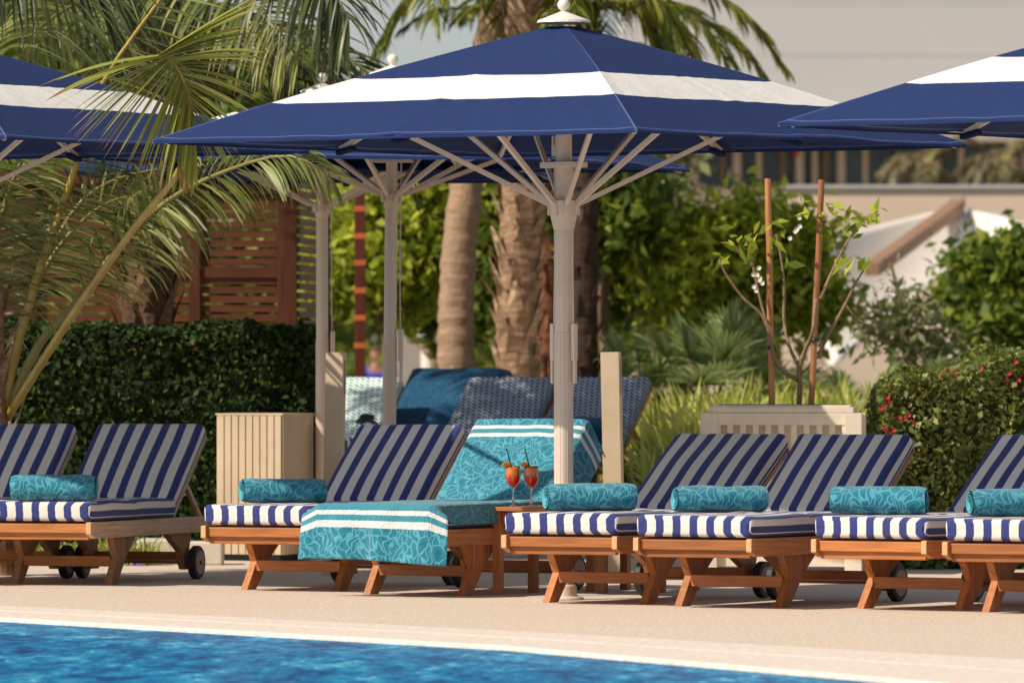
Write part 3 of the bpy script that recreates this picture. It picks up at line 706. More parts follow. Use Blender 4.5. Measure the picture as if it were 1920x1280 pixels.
# ------------------------------------------------------------------ foliage tools
def unit(v): return v/np.linalg.norm(v,axis=1,keepdims=True)
def leaf_quads(C, size, elong=1.7, up=.3, rg=rng, fold=.25, outward=None):
    n=len(C); N=rg.normal(size=(n,3)); N[:,2]+=up
    if outward is not None: N+=outward*1.1
    N=unit(N); T=unit(np.cross(N,rg.normal(size=(n,3)))); B=np.cross(N,T)
    s=size*rg.uniform(.55,1.3,size=(n,1))
    a=C-T*s*.5*elong; c=C+T*s*.5*elong; m=C-N*s*0
    l=m+B*s*.42+N*s*fold*.6; r=m-B*s*.42+N*s*fold*.6
    return np.stack([a,r,c,l],axis=1).reshape(-1,3)
def blob_points(blobs, n, rg=rng, shell=.55, clump=40, cs=.12):
    vols=np.array([b[3]*b[4]*b[5] for b in blobs])**.7; k=rg.choice(len(blobs),size=n,p=vols/vols.sum())
    B=np.array(blobs)[k]; d_=unit(rg.normal(size=(n,3))); rad=rg.uniform(shell,1.0,size=(n,1))**.7
    P=B[:,:3]+d_*rad*B[:,3:6]
    # gather into clumps for light and dark masses
    m=max(4,n//clump); ci=rg.choice(n,size=m,replace=False); Cn=P[ci]; own=rg.integers(0,m,size=n)
    sel=rg.random(n)<.93; Q=Cn[own]+rg.normal(size=(n,3))*cs*np.array([1,1,.75])*rg.uniform(.5,1.25,size=(m,1))[own]
    P[sel]=Q[sel]; return P,d_
def tree(name, blobs, n, size, m, trunk=None, label='', cat='tree', group=None, cs=.12, clump=110, bark=None, trunks=None, elong=1.7):
    r_=empty(name,(0,0,0)); 
    base=Vector((np.mean([b[0] for b in blobs]),np.mean([b[1] for b in blobs]),.17)) if trunk is None else Vector(trunk)
    r_.location=base
    P,o_=blob_points(blobs,n,cs=cs,clump=clump); P=P-np.array(base)
    np_obj('crown',leaf_quads(P,size,elong,outward=o_*.5),4,m,r_)
    b=MB(); top=min(b_[2] for b_ in blobs)-base.z
    b.tube([(0,0,0),(.03,0,top*.5),(-.02,.02,top)],[.06,.05,.04],8)
    for b_ in blobs: b.tube([(-.02,.02,top*.7),((b_[0]-base.x)*.6,(b_[1]-base.y)*.6,(top+b_[2]-base.z)/2),(b_[0]-base.x,b_[1]-base.y,b_[2]-base.z)],[.035,.025,.012],6)
    b.build('trunk',bark or BARKT,r_); tag(r_,label,cat,group); return r_
def pb(x,y,D,rx,rz,ry=None):     # blob given by photo position and pixel radii
    s=D/F; q=at(x,y,D); return (q.x,q.y,q.z,rx*s,(ry if ry else rx*s),rz*s)

def ribbon(starts, dirs, lengths, width, segs=5, droop=.5, side=None, curl=None, wprof=None, rg=rng):
    """tapered blades; gravity bends each one. returns V,F"""
    n=len(starts); t=np.linspace(0,1,segs+1)
    D_=unit(dirs); S=np.cross(D_,np.array([0,0,1.])); bad=np.linalg.norm(S,axis=1)<.05; S[bad]=[1,0,0]; S=unit(S)
    if side is not None: S=unit(S*(1-side)+rg.normal(size=S.shape)*side)
    L=np.asarray(lengths).reshape(n,1); dr=(np.asarray(droop)*np.ones(n)).reshape(n,1)
    wp=wprof if wprof is not None else np.sin(np.pi*np.clip(.18+.82*t,0,1))**.7
    V=np.zeros((n,segs+1,2,3))
    for i,tt in enumerate(t):
        c=starts+D_*L*tt*(1-.25*dr*tt*tt)+np.array([0,0,-1.])*L*dr*tt**2*.55
        wv=(width*wp[i])*S*.5
        V[:,i,0]=c-wv; V[:,i,1]=c+wv
    idx=np.arange(n*(segs+1)*2).reshape(n,segs+1,2)
    Fq=np.stack([idx[:,:-1,0],idx[:,:-1,1],idx[:,1:,1],idx[:,1:,0]],axis=-1).reshape(-1,4)
    UV=np.zeros((n,segs+1,2,2)); UV[:,:,:,1]=t[None,:,None]; UV[:,:,:,0]=rg.random((n,1,1))
    return V.reshape(-1,3),Fq,UV.reshape(-1,2)
def merge(parts):
    V=[];Fq=[];U=[];o=0
    for v,f,u in parts: V.append(v); Fq.append(f+o); U.append(u); o+=len(v)
    return np.concatenate(V),np.concatenate(Fq),np.concatenate(U)
def smooth_path(P, n):
    P=np.array([tuple(p) for p in P],dtype=float); k=len(P); out=[]
    Q=np.vstack([2*P[0]-P[1],P,2*P[-1]-P[-2]]); ts=np.linspace(0,k-1-1e-6,n)
    for t in ts:
        i=int(t); f=t-i; a,b,c,d_=Q[i],Q[i+1],Q[i+2],Q[i+3]
        out.append(.5*((2*b)+(-a+c)*f+(2*a-5*b+4*c-d_)*f*f+(-a+3*b-3*c+d_)*f**3))
    return np.array(out)
def frond(path, nleaf, llen, width, m, parent, rad=(.022,.004), rach=None, bare=.15, ang=(65,35), droop=.6, plane=None, lift=.25, jit=.08, org=(0,0,0)):
    """pinnate frond: curved rachis with leaflets on both sides; path in world space"""
    C=smooth_path(path,60)-np.array(org); T=np.gradient(C,axis=0); T=unit(T)
    f_=MB(); step=C[::3]; f_.tube([tuple(p) for p in step],list(np.linspace(rad[0],rad[1],len(step))),7); fo=f_.build('frond',rach or RACH,parent,smooth=True)
    pos=np.linspace(bare,.995,nleaf); ii=(pos*59).astype(int)
    parts=[]
    up=np.array(plane if plane is not None else (0,0,1.)); up=up/np.linalg.norm(up)
    for s_ in (-1,1):
        T0=T[ii]; S=unit(np.cross(T0,np.tile(up,(len(ii),1))))*s_; U=unit(np.cross(S,T0))*s_
        U=np.where((U@up)[:,None]<0,-U,U)
        a=np.radians(np.interp(pos,[bare,1],ang))[:,None]+rng.normal(size=(len(ii),1))*jit
        dirs=T0*np.cos(a)+S*np.sin(a)+U*lift+rng.normal(size=T0.shape)*jit*.6
        env=np.interp(pos,[bare,bare+.18,.6,1],[.6,1,.95,.35]); L=llen*env*rng.uniform(.8,1.1,len(ii))
        st=C[ii]
        parts.append(ribbon(st,dirs,L,width,5,droop*rng.uniform(.6,1.3,len(ii)),side=.35))
    np_obj('leaflets',merge(parts),4,m,fo)
    return fo
def palm_crown(r_, c, n, L, llen, width, m, seed, org, elev=(-10,70), droop=.8, nleaf=55, azs=None, bare=.12, rach=None, arch=1.0):
    rr=random.Random(seed)
    for k in range(n):
        az=azs[k] if azs else k*2.399+rr.uniform(-.3,.3); el=R(elev[0]+(elev[1]-elev[0])*((k*.618)%1)); l=L*rr.uniform(.85,1.1)
        P=[]; p=Vector(c); e=el
        for i in range(7):
            P.append(p.copy()); dv=Vector((math.cos(az)*math.cos(e),math.sin(az)*math.cos(e),math.sin(e))); p=p+dv*l/6; e-=R(16+6*i)*droop*.55*arch
        frond(P,nleaf,llen,width,m,r_,bare=bare,droop=droop,org=org,rach=rach or RACH2,rad=(.02,.004))

def trunk_mesh(path, r0, r1, ring=.07, amp=.06, seed=0, boots=0, bl=.12):
    b=MB(); C=smooth_path(path,90); n=20; vs=[];fs=[]; acc=0
    for i,c in enumerate(C):
        t=i/89; rd=r0+(r1-r0)*t
        if i: acc+=np.linalg.norm(C[i]-C[i-1])
        saw=1+amp*(1-((acc/ring)%1))
        for k in range(n):
            q=2*math.pi*k/n; rr=rd*saw*(1+.07*noise.noise(Vector((math.cos(q)*1.5+seed,math.sin(q)*1.5,acc*5))))
            vs.append((c[0]+rr*math.cos(q),c[1]+rr*math.sin(q),c[2]+.012*noise.noise(Vector((q*2,acc*3,seed)))))
    for i in range(89):
        for k in range(n): fs.append((i*n+k,i*n+(k+1)%n,(i+1)*n+(k+1)%n,(i+1)*n+k))
    b.add(vs,fs)
    rr_=random.Random(seed)
    for k in range(boots):
        t=(k+.5)/boots; i=int(t*88); c=C[i]; rd=(r0+(r1-r0)*t); q=k*2.39996+rr_.uniform(-.25,.25)
        o=Vector((math.cos(q),math.sin(q),0)); s_=Vector((-math.sin(q),math.cos(q),0)); base=Vector(c)+o*rd*.96
        w_=rd*rr_.uniform(.34,.56); l=bl*rr_.uniform(.7,1.3); out=rr_.uniform(.3,1.0)
        z=Vector((0,0,1)); tip=base+z*l+o*l*out
        b.add([base-s_*w_-z*l*.3,base+s_*w_-z*l*.3,base+s_*w_*.55+z*l*.5+o*l*out*.6,tip+s_*w_*.2,tip-s_*w_*.25-z*.01,base-s_*w_*.55+z*l*.5+o*l*out*.6,base+o*.04+z*l*.2],
              [(0,1,6),(1,2,6),(2,3,4,5,6),(5,0,6)])
    return b

# ------------------------------------------------------------------ hedges
def box_hedge(x0,x1,y0,y1,z1,n,size,m,name,label,round_=.0,top=None,core=None):
    r_=empty(name,((x0+x1)/2,(y0+y1)/2,0)); tag(r_,label,'hedge'); o=np.array(r_.location)
    a=[]; areas=[(x1-x0)*z1,(x1-x0)*(y1-y0)*1.3,(y1-y0)*z1,(y1-y0)*z1]; k=rng.choice(4,size=n,p=np.array(areas)/sum(areas))
    u=rng.random(n); v=rng.random(n); dep=rng.exponential(.05,n)
    P=np.zeros((n,3)); O=np.zeros((n,3))
    X=x0+u*(x1-x0)
    P[:,0]=X; P[:,1]=y0+v*(y1-y0); P[:,2]=v*z1
    s=k==0; P[s,1]=y0+dep[s]; O[s]=[0,-1,0]
    s=k==1; P[s,2]=z1-dep[s]; O[s]=[0,0,1]
    s=k==2; P[s,0]=x0+dep[s]; P[s,1]=y0+u[s]*(y1-y0); O[s]=[-1,0,0]
    s=k==3; P[s,0]=x1-dep[s]; P[s,1]=y0+u[s]*(y1-y0); O[s]=[1,0,0]
    bump=np.array([noise.noise(Vector((p[0]*2.3,p[1]*2.3,p[2]*2.3)))*.09+noise.noise(Vector((p[0]*7,p[1]*7,p[2]*7)))*.045 for p in P])[:,None]
    P=P+O*bump
    if top: P[:,2]*=np.array([top(x) for x in P[:,0]])
    P=P-o
    np_obj('leaves',leaf_quads(P,size,1.5,up=.25,outward=O*.9),4,m,r_)
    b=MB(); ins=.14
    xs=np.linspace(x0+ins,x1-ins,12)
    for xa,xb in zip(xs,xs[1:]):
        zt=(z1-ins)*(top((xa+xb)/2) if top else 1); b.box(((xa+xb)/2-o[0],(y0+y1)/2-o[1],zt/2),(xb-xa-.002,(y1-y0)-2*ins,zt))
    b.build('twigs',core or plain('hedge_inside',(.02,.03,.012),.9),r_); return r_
box_hedge(-5.5,gx(588,45.8),45.75,46.9,1.44,46000,.036,HEDGE,'clipped_hedge','tall dark clipped hedge at the left behind the striped loungers')
# flowering bush on the right
fx0=gx(1648,43.4)
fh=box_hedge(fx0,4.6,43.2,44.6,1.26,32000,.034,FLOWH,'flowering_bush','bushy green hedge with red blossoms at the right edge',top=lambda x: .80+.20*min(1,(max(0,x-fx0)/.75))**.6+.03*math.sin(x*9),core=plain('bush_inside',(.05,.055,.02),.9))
fh['category']='bush'
def petals(cs, name, m, parent, size=.02, org=(0,0,0)):
    b=MB()
    for c in cs:
        c=Vector(c)-Vector(org)
        for k in range(7):
            q=k*.9; a=Vector((math.cos(q),-.5,math.sin(q)))*size; p=Vector((-math.sin(q),0,math.cos(q)))*size*.45
            b.add([c,c+a*.6+p,c+a*1.1,c+a*.6-p],[(0,1,2,3)])
    return b.build(name,m,parent)
redpts=[(1665,745),(1672,752),(1690,782),(1700,786),(1706,778),(1664,805),(1672,812),(1680,806),(1658,800),(1780,694),(1768,706),(1790,698),(1905,678),(1895,700),(1912,712),(1918,730),(1893,712),(1660,760),(1712,790),(1840,690),(1650,765)]
for px,py in redpts: pass
fo=fh.location
petals([at(px+random.uniform(-4,4),py,43.14)+Vector((0,random.uniform(0,.04),0)) for px,py in redpts ],'red_blossoms',REDF,fh,.013,fo)

# strap-leaved plants, grasses
def blades(name, pts, n_each, L, width, m, label=None, cat=None, kind=None, group=None, droop=(.3,.9), spread=.5, el=(.9,1.4), sd=.05):
    pts=np.array(pts); n=len(pts)*n_each; o=pts.mean(axis=0); base=np.repeat(pts,n_each,axis=0)+rng.normal(size=(n,3))*np.array([sd,sd,0])
    az=rng.uniform(0,2*math.pi,n); e=rng.uniform(el[0],el[1],n)
    dirs=np.stack([np.cos(az)*np.cos(e),np.sin(az)*np.cos(e),np.sin(e)],axis=1)
    ob=np_obj(name,ribbon(base-o,dirs,L*rng.uniform(.6,1.1,n),width,6,rng.uniform(droop[0],droop[1],n),side=.5),4,m)
    ob.location=o; tag(ob,label,cat,group,kind); return ob
gp=[(rng.uniform(gx(1225,52),gx(1700,52)),rng.uniform(48,55),.17) for _ in range(420)]
blades('tall_grass',gp,20,1.3,.032,GRASS,'pale yellow green strappy grass filling the bed behind the planter',kind='stuff')
gp=[(rng.uniform(-4.5,1.2),rng.uniform(60,72),.17) for _ in range(150)]
blades('bed_grass',gp,12,.55,.02,GRASS,'dry yellow grass between the palm trunks and the lawn',kind='stuff')
for i,(px,D,lab) in enumerate(((1225,46.6,'strap leaved plant nearest the terrace lounger rail'),(1262,46.9,'strap leaved plant with pale broad blades, middle of three'),(1300,46.5,'strap leaved plant touching the left side of the planter'))):
    blades('strap_leaf_plant',[(gx(px,D),D,.05)],26,1.0,.055,STRAP,lab,'plant',group='strap leaved plants left of the planter',droop=(.15,.6),el=(1.0,1.5),sd=.07)
gp=[(rng.uniform(gx(-40,44.9),gx(330,44.9)),rng.uniform(44.6,45.5),0) for _ in range(60)]
blades('hedge_foot_grass',gp,16,.30,.012,STRAP,'low leafy ground cover along the foot of the hedge',kind='stuff',droop=(.5,1.2))
fp=empty('purple_flower_plant',(gx(250,44.2),44.2,0)); tag(fp,'purple flowering plant behind the lounger wheel, beside the white stone block','plant')
o=blades('leaves',[(gx(px,44.15),44.15,.0) for px in (232,246,262,285)],34,.36,.011,STRAP,droop=(.6,1.3)); o.location=Vector(o.location)-Vector(fp.location); o.parent=fp
petals([at(256,1056,44.0),at(262,1052,44.0),at(240,1008,44.1),at(250,1003,44.1),at(232,1012,44.1)],'blossoms',PURF,fp,.020,fp.location)

# ------------------------------------------------------------------ wooden slatted pavilion
pv=empty('slatted_pavilion',(gx(535,50),50,0)); tag(pv,'red brown wooden pavilion of horizontal slats behind the hedge','pavilion'); PO=Vector(pv.location)
SX=50/F
def pvbox(name,x0,x1,y0,y1,D,dep,m):
    b=MB(); a=at(x0,y1,D)-PO; c=at(x1,y0,D)-PO; b.box(((a.x+c.x)/2,D-50+dep/2,(a.z+c.z)/2),(c.x-a.x,dep,c.z-a.z)); return b.build(name,m,pv,.004)
base_y=HY+H/SX
for x0,x1,dep in ((520,556,.14),(355,375,.10),(205,236,.10),(45,70,.10),(-240,-215,.1)): pvbox('post',x0,x1,322,base_y,50,dep,WRZ)
pvbox('top_rail',-240,556,318,345,49.97,.16,WR)
for a,c in ((375,520),(236,355),(70,205),(-215,45)): pvbox('mid_rail',a,c,500,521,50.02,.06,WR)
def slats(name,fx0,fx1,D0,D1,m):
    b=MB(); y=352
    while y<880:
        if not (492<y<522):
            a0=at(fx0,y,50)-PO; z=a0.z
            b.bar((fx0_:=a0.x,D0-50,z),((at(fx1,y,50)-PO).x,D1-50,z),.022,.048)
        y+=17.4
    return b.build(name,m,pv)
for a,c in ((376,519),(237,354),(71,204),(-214,44)): slats('slat_panel',a,c,50.05,50.05,WR)
# short side wall going back at the right corner
b=MB(); xs=gx(556,50)-PO.x
y=345
while y<880:
    z=(at(0,y,50)).z; b.bar((xs+.01,.08,z),(xs+.135,1.3,z),.022,.042); y+=17.4
b.build('slat_panel',wood('pale_cedar','y',(.24,.11,.085),(.14,.06,.045),.7,.2),pv)  # side slats in a paler tone than the front ones
pvb=MB(); pvb.box((xs+.15,1.34,1.28),(.09,.09,2.56)); pvb.build('post',WRZ,pv)
# free-standing banded post
bp_=empty('banded_post',(gx(675,58),58,.17)); tag(bp_,'dark red wooden post with orange bands left of the parasol pole','post')
b=MB(); b.box((0,0,1.25),(.085,.085,2.5)); b.build('shaft',wood('dark_red_wood','z',(.09,.018,.008),(.05,.010,.005)),bp_,.004)
OW=plain('orange_wood',(.50,.12,.03),.6)
for k,yy in enumerate((392,443,493,545,596,648)):
    z=at(0,yy,58).z-.17; b=MB(); b.box((0,0,z),(.094,.094,.045)); b.build('band',OW,bp_,.003)

# ------------------------------------------------------------------ palms
def palm(name, path, r0, r1, bark, boots, label, **k):
    base=Vector(tuple(path[0])); r_=empty(name,base); tag(r_,label,'palm tree','palm trees in the garden')
    b=trunk_mesh([Vector(tuple(p))-base for p in path],r0,r1,seed=k.get('seed',0),boots=boots,ring=k.get('ring',.07),amp=k.get('amp',.06),bl=k.get('bl',.12))
    b.build('trunk',bark,r_,smooth=not boots); return r_,base
D=58
g=lambda x,y,D=58: at(x,y,D)
P1,b1=palm('palm_tree',[g(852,925),g(855,690),g(856,560),g(868,400),g(905,150),g(945,-60),g(965,-150)],.148,.108,BARK1,0,'palm with smooth ringed trunk left of the central parasol pole',ring=.15,amp=.13)
palm_crown(P1,g(965,-165),17,2.35,.62,.035,PALMB,3,b1,elev=(-28,62),droop=.95,nleaf=60)
frond([g(965,-165),g(1120,-120),g(1290,-40),g(1400,40),g(1468,125)],60,.55,.035,PALMB,P1,org=b1,droop=.9,ang=(70,30))
frond([g(965,-165),g(860,-120),g(780,-20),g(740,50),g(700,110)],60,.5,.035,PALMB,P1,org=b1,droop=.9,ang=(60,30))
P2,b2=palm('palm_tree',[g(965,925,56),g(968,690,56),g(972,500,56),g(978,330,56),g(985,60,56),g(990,-60,56)],.155,.14,BARK2,150,'palm with shaggy tan trunk directly left of the central parasol pole',bl=.16)
palm_crown(P2,g(990,-70,56),9,1.7,.5,.03,PALMB,5,b2,elev=(-5,65),droop=.9,nleaf=46)
P3,b3=palm('palm_tree',[g(1030,925,60),g(1030,690,60),g(1028,330,60),g(1026,120,60)],.085,.08,bark_mat('red_fibrous_bark',(.36,.17,.09),(.12,.045,.025)),120,'slim reddish shaggy palm trunk just behind the central parasol pole',bl=.15)
palm_crown(P3,g(1026,110,60),5,1.3,.40,.03,PALMD,6,b3,elev=(20,70),droop=1.0,nleaf=40)
P4,b4=palm('palm_tree',[g(1095,925,57),g(1095,690,57),g(1096,330,57),g(1094,60,57),g(1092,30,57)],.105,.10,BARK3,110,'palm with dark shaggy trunk right of the central parasol pole',bl=.13)
palm_crown(P4,g(1092,20,57),9,1.6,.5,.032,PALMB,8,b4,elev=(5,70),droop=.9,nleaf=46)
# palm in front of the pavilion
P5,b5=palm('palm_tree',[g(278,1010,47.5)+Vector((0,0,0)),g(276,620,47.5),g(280,400,47.5),g(286,200,47.5),g(290,60,47.5)],.16,.145,BARK3B,150,'palm with thick shaggy trunk in front of the slatted pavilion',bl=.16)
palm_crown(P5,g(290,45,47.5),30,2.1,.62,.026,PALMD,11,b5,elev=(-8,72),droop=.75,nleaf=54)
A5=dict(org=tuple(b5),plane=(.1,-1,.5),rach=RACH2,rad=(.022,.005))
frond([g(290,45,47.4),g(400,-70,45.5),g(520,-100,44.5),g(605,-50,44),g(655,40,43.8)],80,.85,.026,PALMD,P5,bare=.15,ang=(75,30),droop=.9,lift=.1,**A5)
frond([g(290,45,47.4),g(200,-60,45.5),g(70,-90,44.5),g(-70,-30,44)],80,.85,.026,PALMD,P5,bare=.15,ang=(75,40),droop=.9,lift=.1,**A5)
frond([g(290,45,47.4),g(330,-60,45.5),g(440,-20,44.5),g(520,60,44),g(560,120,43.8)],70,.6,.024,PALML,P5,bare=.2,ang=(70,30),droop=.8,lift=.1,**A5)
frond([g(290,45,47.4),g(230,-20,45.8),g(120,20,44.8),g(30,90,44.3)],70,.7,.024,PALML,P5,bare=.2,ang=(70,30),droop=.8,lift=.1,**A5)
# coconut palm at the left edge, trunkless clump with long leaf stalks
D=42.0
cb_=at(2,800,D); P6=empty('palm_tree',(cb_.x,cb_.y,0)); O6=tuple(P6.location); tag(P6,'young coconut palm with long yellow leaf stalks at the left edge','palm tree','palm trees in the garden')
b=trunk_mesh([(-.02,0,0),(-.03,0,.5),(-.05,.0,1.1),(-.06,0,1.7)],.10,.07,seed=4,boots=26,bl=.25); b.build('trunk',BARK2,P6)
q=lambda x,y,D=42: at(x,y,D)
A6=dict(org=O6,plane=(.2,-1,.25))
frond([q(2,790),q(30,660),q(70,520),q(112,400),q(150,290,41.8),q(190,160,41.6),q(300,0,41.5),q(420,-150,41.6)],120,.80,.020,PALML,P6,rad=(.034,.006),bare=.28,ang=(80,62),droop=.32,lift=.12,rach=RACH,**A6)
frond([q(10,785),q(70,650),q(150,560),q(230,455),q(320,372,41.6),q(430,318,41.3),q(540,292,41),q(625,330,40.9)],115,.56,.020,PALML,P6,rad=(.030,.005),bare=.30,ang=(55,25),droop=.75,lift=.05,rach=RACH2,**A6)
frond([q(-5,790),q(-20,600),q(-5,440),q(40,300),q(110,190)],90,.58,.020,PALML,P6,rad=(.028,.005),bare=.2,ang=(70,40),droop=.7,rach=RACH2,**A6)
frond([q(0,790,42.3),q(40,600,42.4),q(120,450,42.5),q(230,370,42.6),q(380,390,42.6)],90,.50,.019,PALML,P6,rad=(.02,.005),bare=.3,ang=(70,40),droop=.8,rach=RACH2,**A6)
frond([q(0,790,42.3),q(-30,560,42.4),q(-40,400,42.5),q(-90,300,42.6)],70,.55,.019,PALMD,P6,rad=(.02,.005),bare=.3,ang=(70,40),droop=.8,rach=RACH2,**A6)
frond([q(0,790,42.6),q(60,560,42.7),q(150,380,42.8),q(280,320,42.9),q(400,330,42.9)],90,.55,.019,PALMD,P6,rad=(.02,.005),bare=.25,ang=(75,45),droop=.7,rach=RACH2,**A6)
# the drooping frond with fanned leaflets in front of the left parasol
pth=[q(12,785,42),q(130,600,41.4),q(250,430,40.4),q(330,330,39.2),q(357,262,38.35),q(357,205,38.15),q(344,150,38.05),q(322,116,38.0),q(297,104,37.95)]
C=smooth_path(pth,80)-np.array(O6); b=MB(); b.tube([tuple(p) for p in C[::2]],list(np.linspace(.026,.006,40)),7); fr=b.build('frond',RACH,P6,smooth=True)
s0=np.linspace(0,1,72); ii=(79*(.56+.44*s0)).astype(int); ii=np.clip(ii,0,79); st=C[ii]
def adir(deg): a=np.radians(deg); return np.stack([np.cos(a),rng.normal(size=len(a))*.10-.05,np.sin(a)],axis=1)
k=38.0/F
left=ribbon(st,adir(np.interp(s0,[0,.45,.8,1],[-88,-106,-140,-176])+rng.normal(size=72)*2),k*np.interp(s0,[0,.5,1],[130,195,235])*rng.uniform(.85,1.1,72),.032,6,.26,side=.25)
right=ribbon(st,adir(np.interp(s0,[0,.35,.7,1],[-66,-28,6,30])+rng.normal(size=72)*2.5),k*np.interp(s0,[0,.5,1],[120,175,255])*rng.uniform(.8,1.1,72),.025,6,.32,side=.25)
tip=ribbon(np.repeat(st[-1:],14,axis=0),adir(np.linspace(28,34,14)),k*rng.uniform(200,260,14),.020,6,.12,side=.3)
np_obj('leaflets',merge([left,right,tip]),4,PALMF,fr)

# ------------------------------------------------------------------ sapling with stakes
sp_=empty('staked_sapling',(gx(1495,42.6),42.6,.97)); tag(sp_,'young frangipani sapling with bare forked stems and white blossoms in the planter','tree'); SO=Vector(sp_.location)
def stem(pts, r0, r1, nm='stem'):
    C=smooth_path([at(x,y,D_) for x,y,D_ in pts],24)-np.array(SO); b=MB(); b.tube([tuple(p) for p in C],list(np.linspace(r0,r1,24)),7); return b
sb=MB()
stems=[([(1498,757,42.6),(1500,720,42.6),(1498,690,42.6),(1510,655,42.6),(1524,620,42.5),(1530,560,42.5)],.017,.010),
 ([(1496,712,42.6),(1470,697,42.55),(1452,668,42.5),(1444,630,42.5),(1428,590,42.5),(1395,560,42.5),(1365,520,42.5),(1348,488,42.5)],.014,.005),
 ([(1500,690,42.6),(1480,650,42.65),(1470,600,42.7),(1470,530,42.7),(1462,470,42.7),(1455,440,42.7)],.012,.005),
 ([(1500,700,42.6),(1530,670,42.6),(1560,615,42.6),(1585,570,42.6),(1605,530,42.6),(1620,505,42.6)],.013,.006),
 ([(1538,560,42.5),(1560,510,42.5),(1582,465,42.5),(1605,430,42.5),(1630,405,42.5)],.010,.004),
 ([(1444,630,42.5),(1425,560,42.5),(1412,500,42.5),(1400,450,42.5)],.009,.004),
 ([(1585,570,42.6),(1600,590,42.6),(1618,605,42.6)],.006,.003),([(1412,500,42.5),(1385,470,42.5),(1375,455,42.5)],.006,.003)]
for p,r0,r1 in stems:
    x=stem(p,r0,r1); sb.add(x.v,x.f)
sb.build('stems',BARKT,sp_,smooth=True)
pts=[]
for (x,y,n,sdv) in ((1630,405,12,10),(1600,425,9,12),(1612,500,7,9),(1590,415,6,12),(1455,440,10,16),(1400,450,10,14),(1350,485,6,9),(1580,495,4,6),(1560,385,10,16),(1372,452,7,10),(1540,420,9,16),(1500,400,8,20),(1470,480,6,14)):
    for _ in range(n): pts.append(tuple(at(x+random.gauss(0,sdv),y+random.gauss(0,sdv),42.5+random.gauss(0,.06))-SO))
np_obj('leaves',leaf_quads(np.array(pts),.048,2.2,up=.6),4,TREE,sp_)
petals([at(x+random.gauss(0,6),y+random.gauss(0,8),42.5) for x,y,n in ((1420,515,3),(1425,528,3),(1500,430,3),(1490,445,2),(1415,540,2)) for _ in range(n)],'white_blossoms',WHF,sp_,.014,SO)
for (x0,x1,y0,lab) in ((1440,1447,335,'wooden stake left of the sapling stems in the planter'),(1541,1521,337,'wooden stake right of the sapling, leaning slightly')):
    b=MB(); a=at(x0,y0,42.55); c=at(x1,757,42.55); c.z=.975; o0=c.copy(); C=[c+(a-c)*i/6 for i in range(7)]
    b.tube([p-o0+Vector((.002*math.sin(i*2),0,0)) for i,p in enumerate(C)],[.019]*7,10); o=b.build('wooden_stake',BAMB,None); o.location=o0; tag(o,lab,'stake','stakes in the planter')
for (x,y) in ((1447,651),(1528,637)):
    b=MB(); p=at(x,y,42.53)-SO; b.M=Matrix.Translation(p); b.lathe([(.024,-.012),(.027,0),(.024,.012)],n=14); b.build('tie',DARK,sp_)

# ------------------------------------------------------------------ garden trees and shrubs behind
GG='leafy trees and shrubs behind the terrace'
tree('leafy_tree',[pb(745,470,62,70,110),pb(690,430,62,60,90),pb(640,500,62,50,90),pb(800,420,62,60,90),pb(760,360,63,80,60)],10500,.09,TREE,label='bright green tree behind the second parasol pole',group=GG,cs=.16)
tree('leafy_tree',[pb(630,520,70,50,80),pb(800,570,66,40,40),pb(905,470,66,50,150),pb(930,380,66,60,80)],8000,.09,TREE2,label='dark green tree between the ringed palm trunk and the parasol pole',group=GG,cs=.18)
tree('leafy_tree',[pb(1140,400,60,60,80),pb(1160,370,60,50,50),pb(1060,460,61,60,110),pb(1165,520,61,60,60)],8500,.09,TREE2,label='dark leafy tree right of the dark palm trunk',group=GG,cs=.17)
tree('leafy_tree',[pb(1330,470,60,80,55),pb(1400,420,60,70,42),pb(1275,530,60,55,50),pb(1400,510,60,90,60),pb(1490,450,60,60,50),pb(1510,570,60,60,55)],11500,.08,TREE,label='wide bright green tree behind the sapling',group=GG,cs=.14)
tree('leafy_tree',[pb(1880,520,64,70,60),pb(1915,480,64,60,40),pb(1850,570,64,50,45),pb(1890,610,64,80,45)],9000,.085,TREE2,label='green tree at the right edge above the flowering bush',group=GG,cs=.15)
tree('feathery_shrub',[pb(1680,560,56,40,70),pb(1720,620,56,50,50),pb(1670,490,56,26,34),pb(1780,650,56,50,30)],800,.05,OLIVE,label='thin feathery olive shrub in front of the cream wall',cat='shrub',group=GG,cs=.16,elong=2.4)
tree('olive_shrub',[pb(1225,430,72,60,90),pb(1250,520,72,60,60),pb(1200,340,75,60,60)],6000,.10,OLIVE,label='olive brown shrub between the two leafy trees',cat='shrub',group=GG,cs=.2)
def fan_plant(px,py,D,n,L,lab):
    base=at(px,py,D); r_=empty('fan_palm',(base.x,base.y,.17)); tag(r_,lab,'fan palm','low fan palms behind the grass'); h=base.z-.17
    b=MB(); b.tube([(0,0,0),(0,0,h*.5)],[.10,.08],8); b.build('trunk',BARK2,r_)
    for k in range(n):
        az=k*2.4+random.uniform(-.3,.3); el=R(random.uniform(5,75)); l=L*random.uniform(.5,.9)
        d_=Vector((math.cos(az)*math.cos(el),math.sin(az)*math.cos(el),math.sin(el))); s_=Vector((0,0,h*.5)); e=s_+d_*l
        b=MB(); b.tube([s_,e],.008,5); lf=b.build('leaf',RACH2,r_)
        m_=24; side=d_.cross(Vector((0,0,1))).normalized(); a=np.linspace(-1.5,1.5,m_)
        dirs=np.outer(np.cos(a),np.array(d_))+np.outer(np.sin(a),np.array(side)); dirs[:,2]+=.1
        np_obj('blades',ribbon(np.repeat(np.array([tuple(e)]),m_,axis=0),dirs,np.full(m_,L*.62)*np.random.default_rng(k).uniform(.85,1.1,m_),.028,4,.35,side=.2),4,FANP,lf)
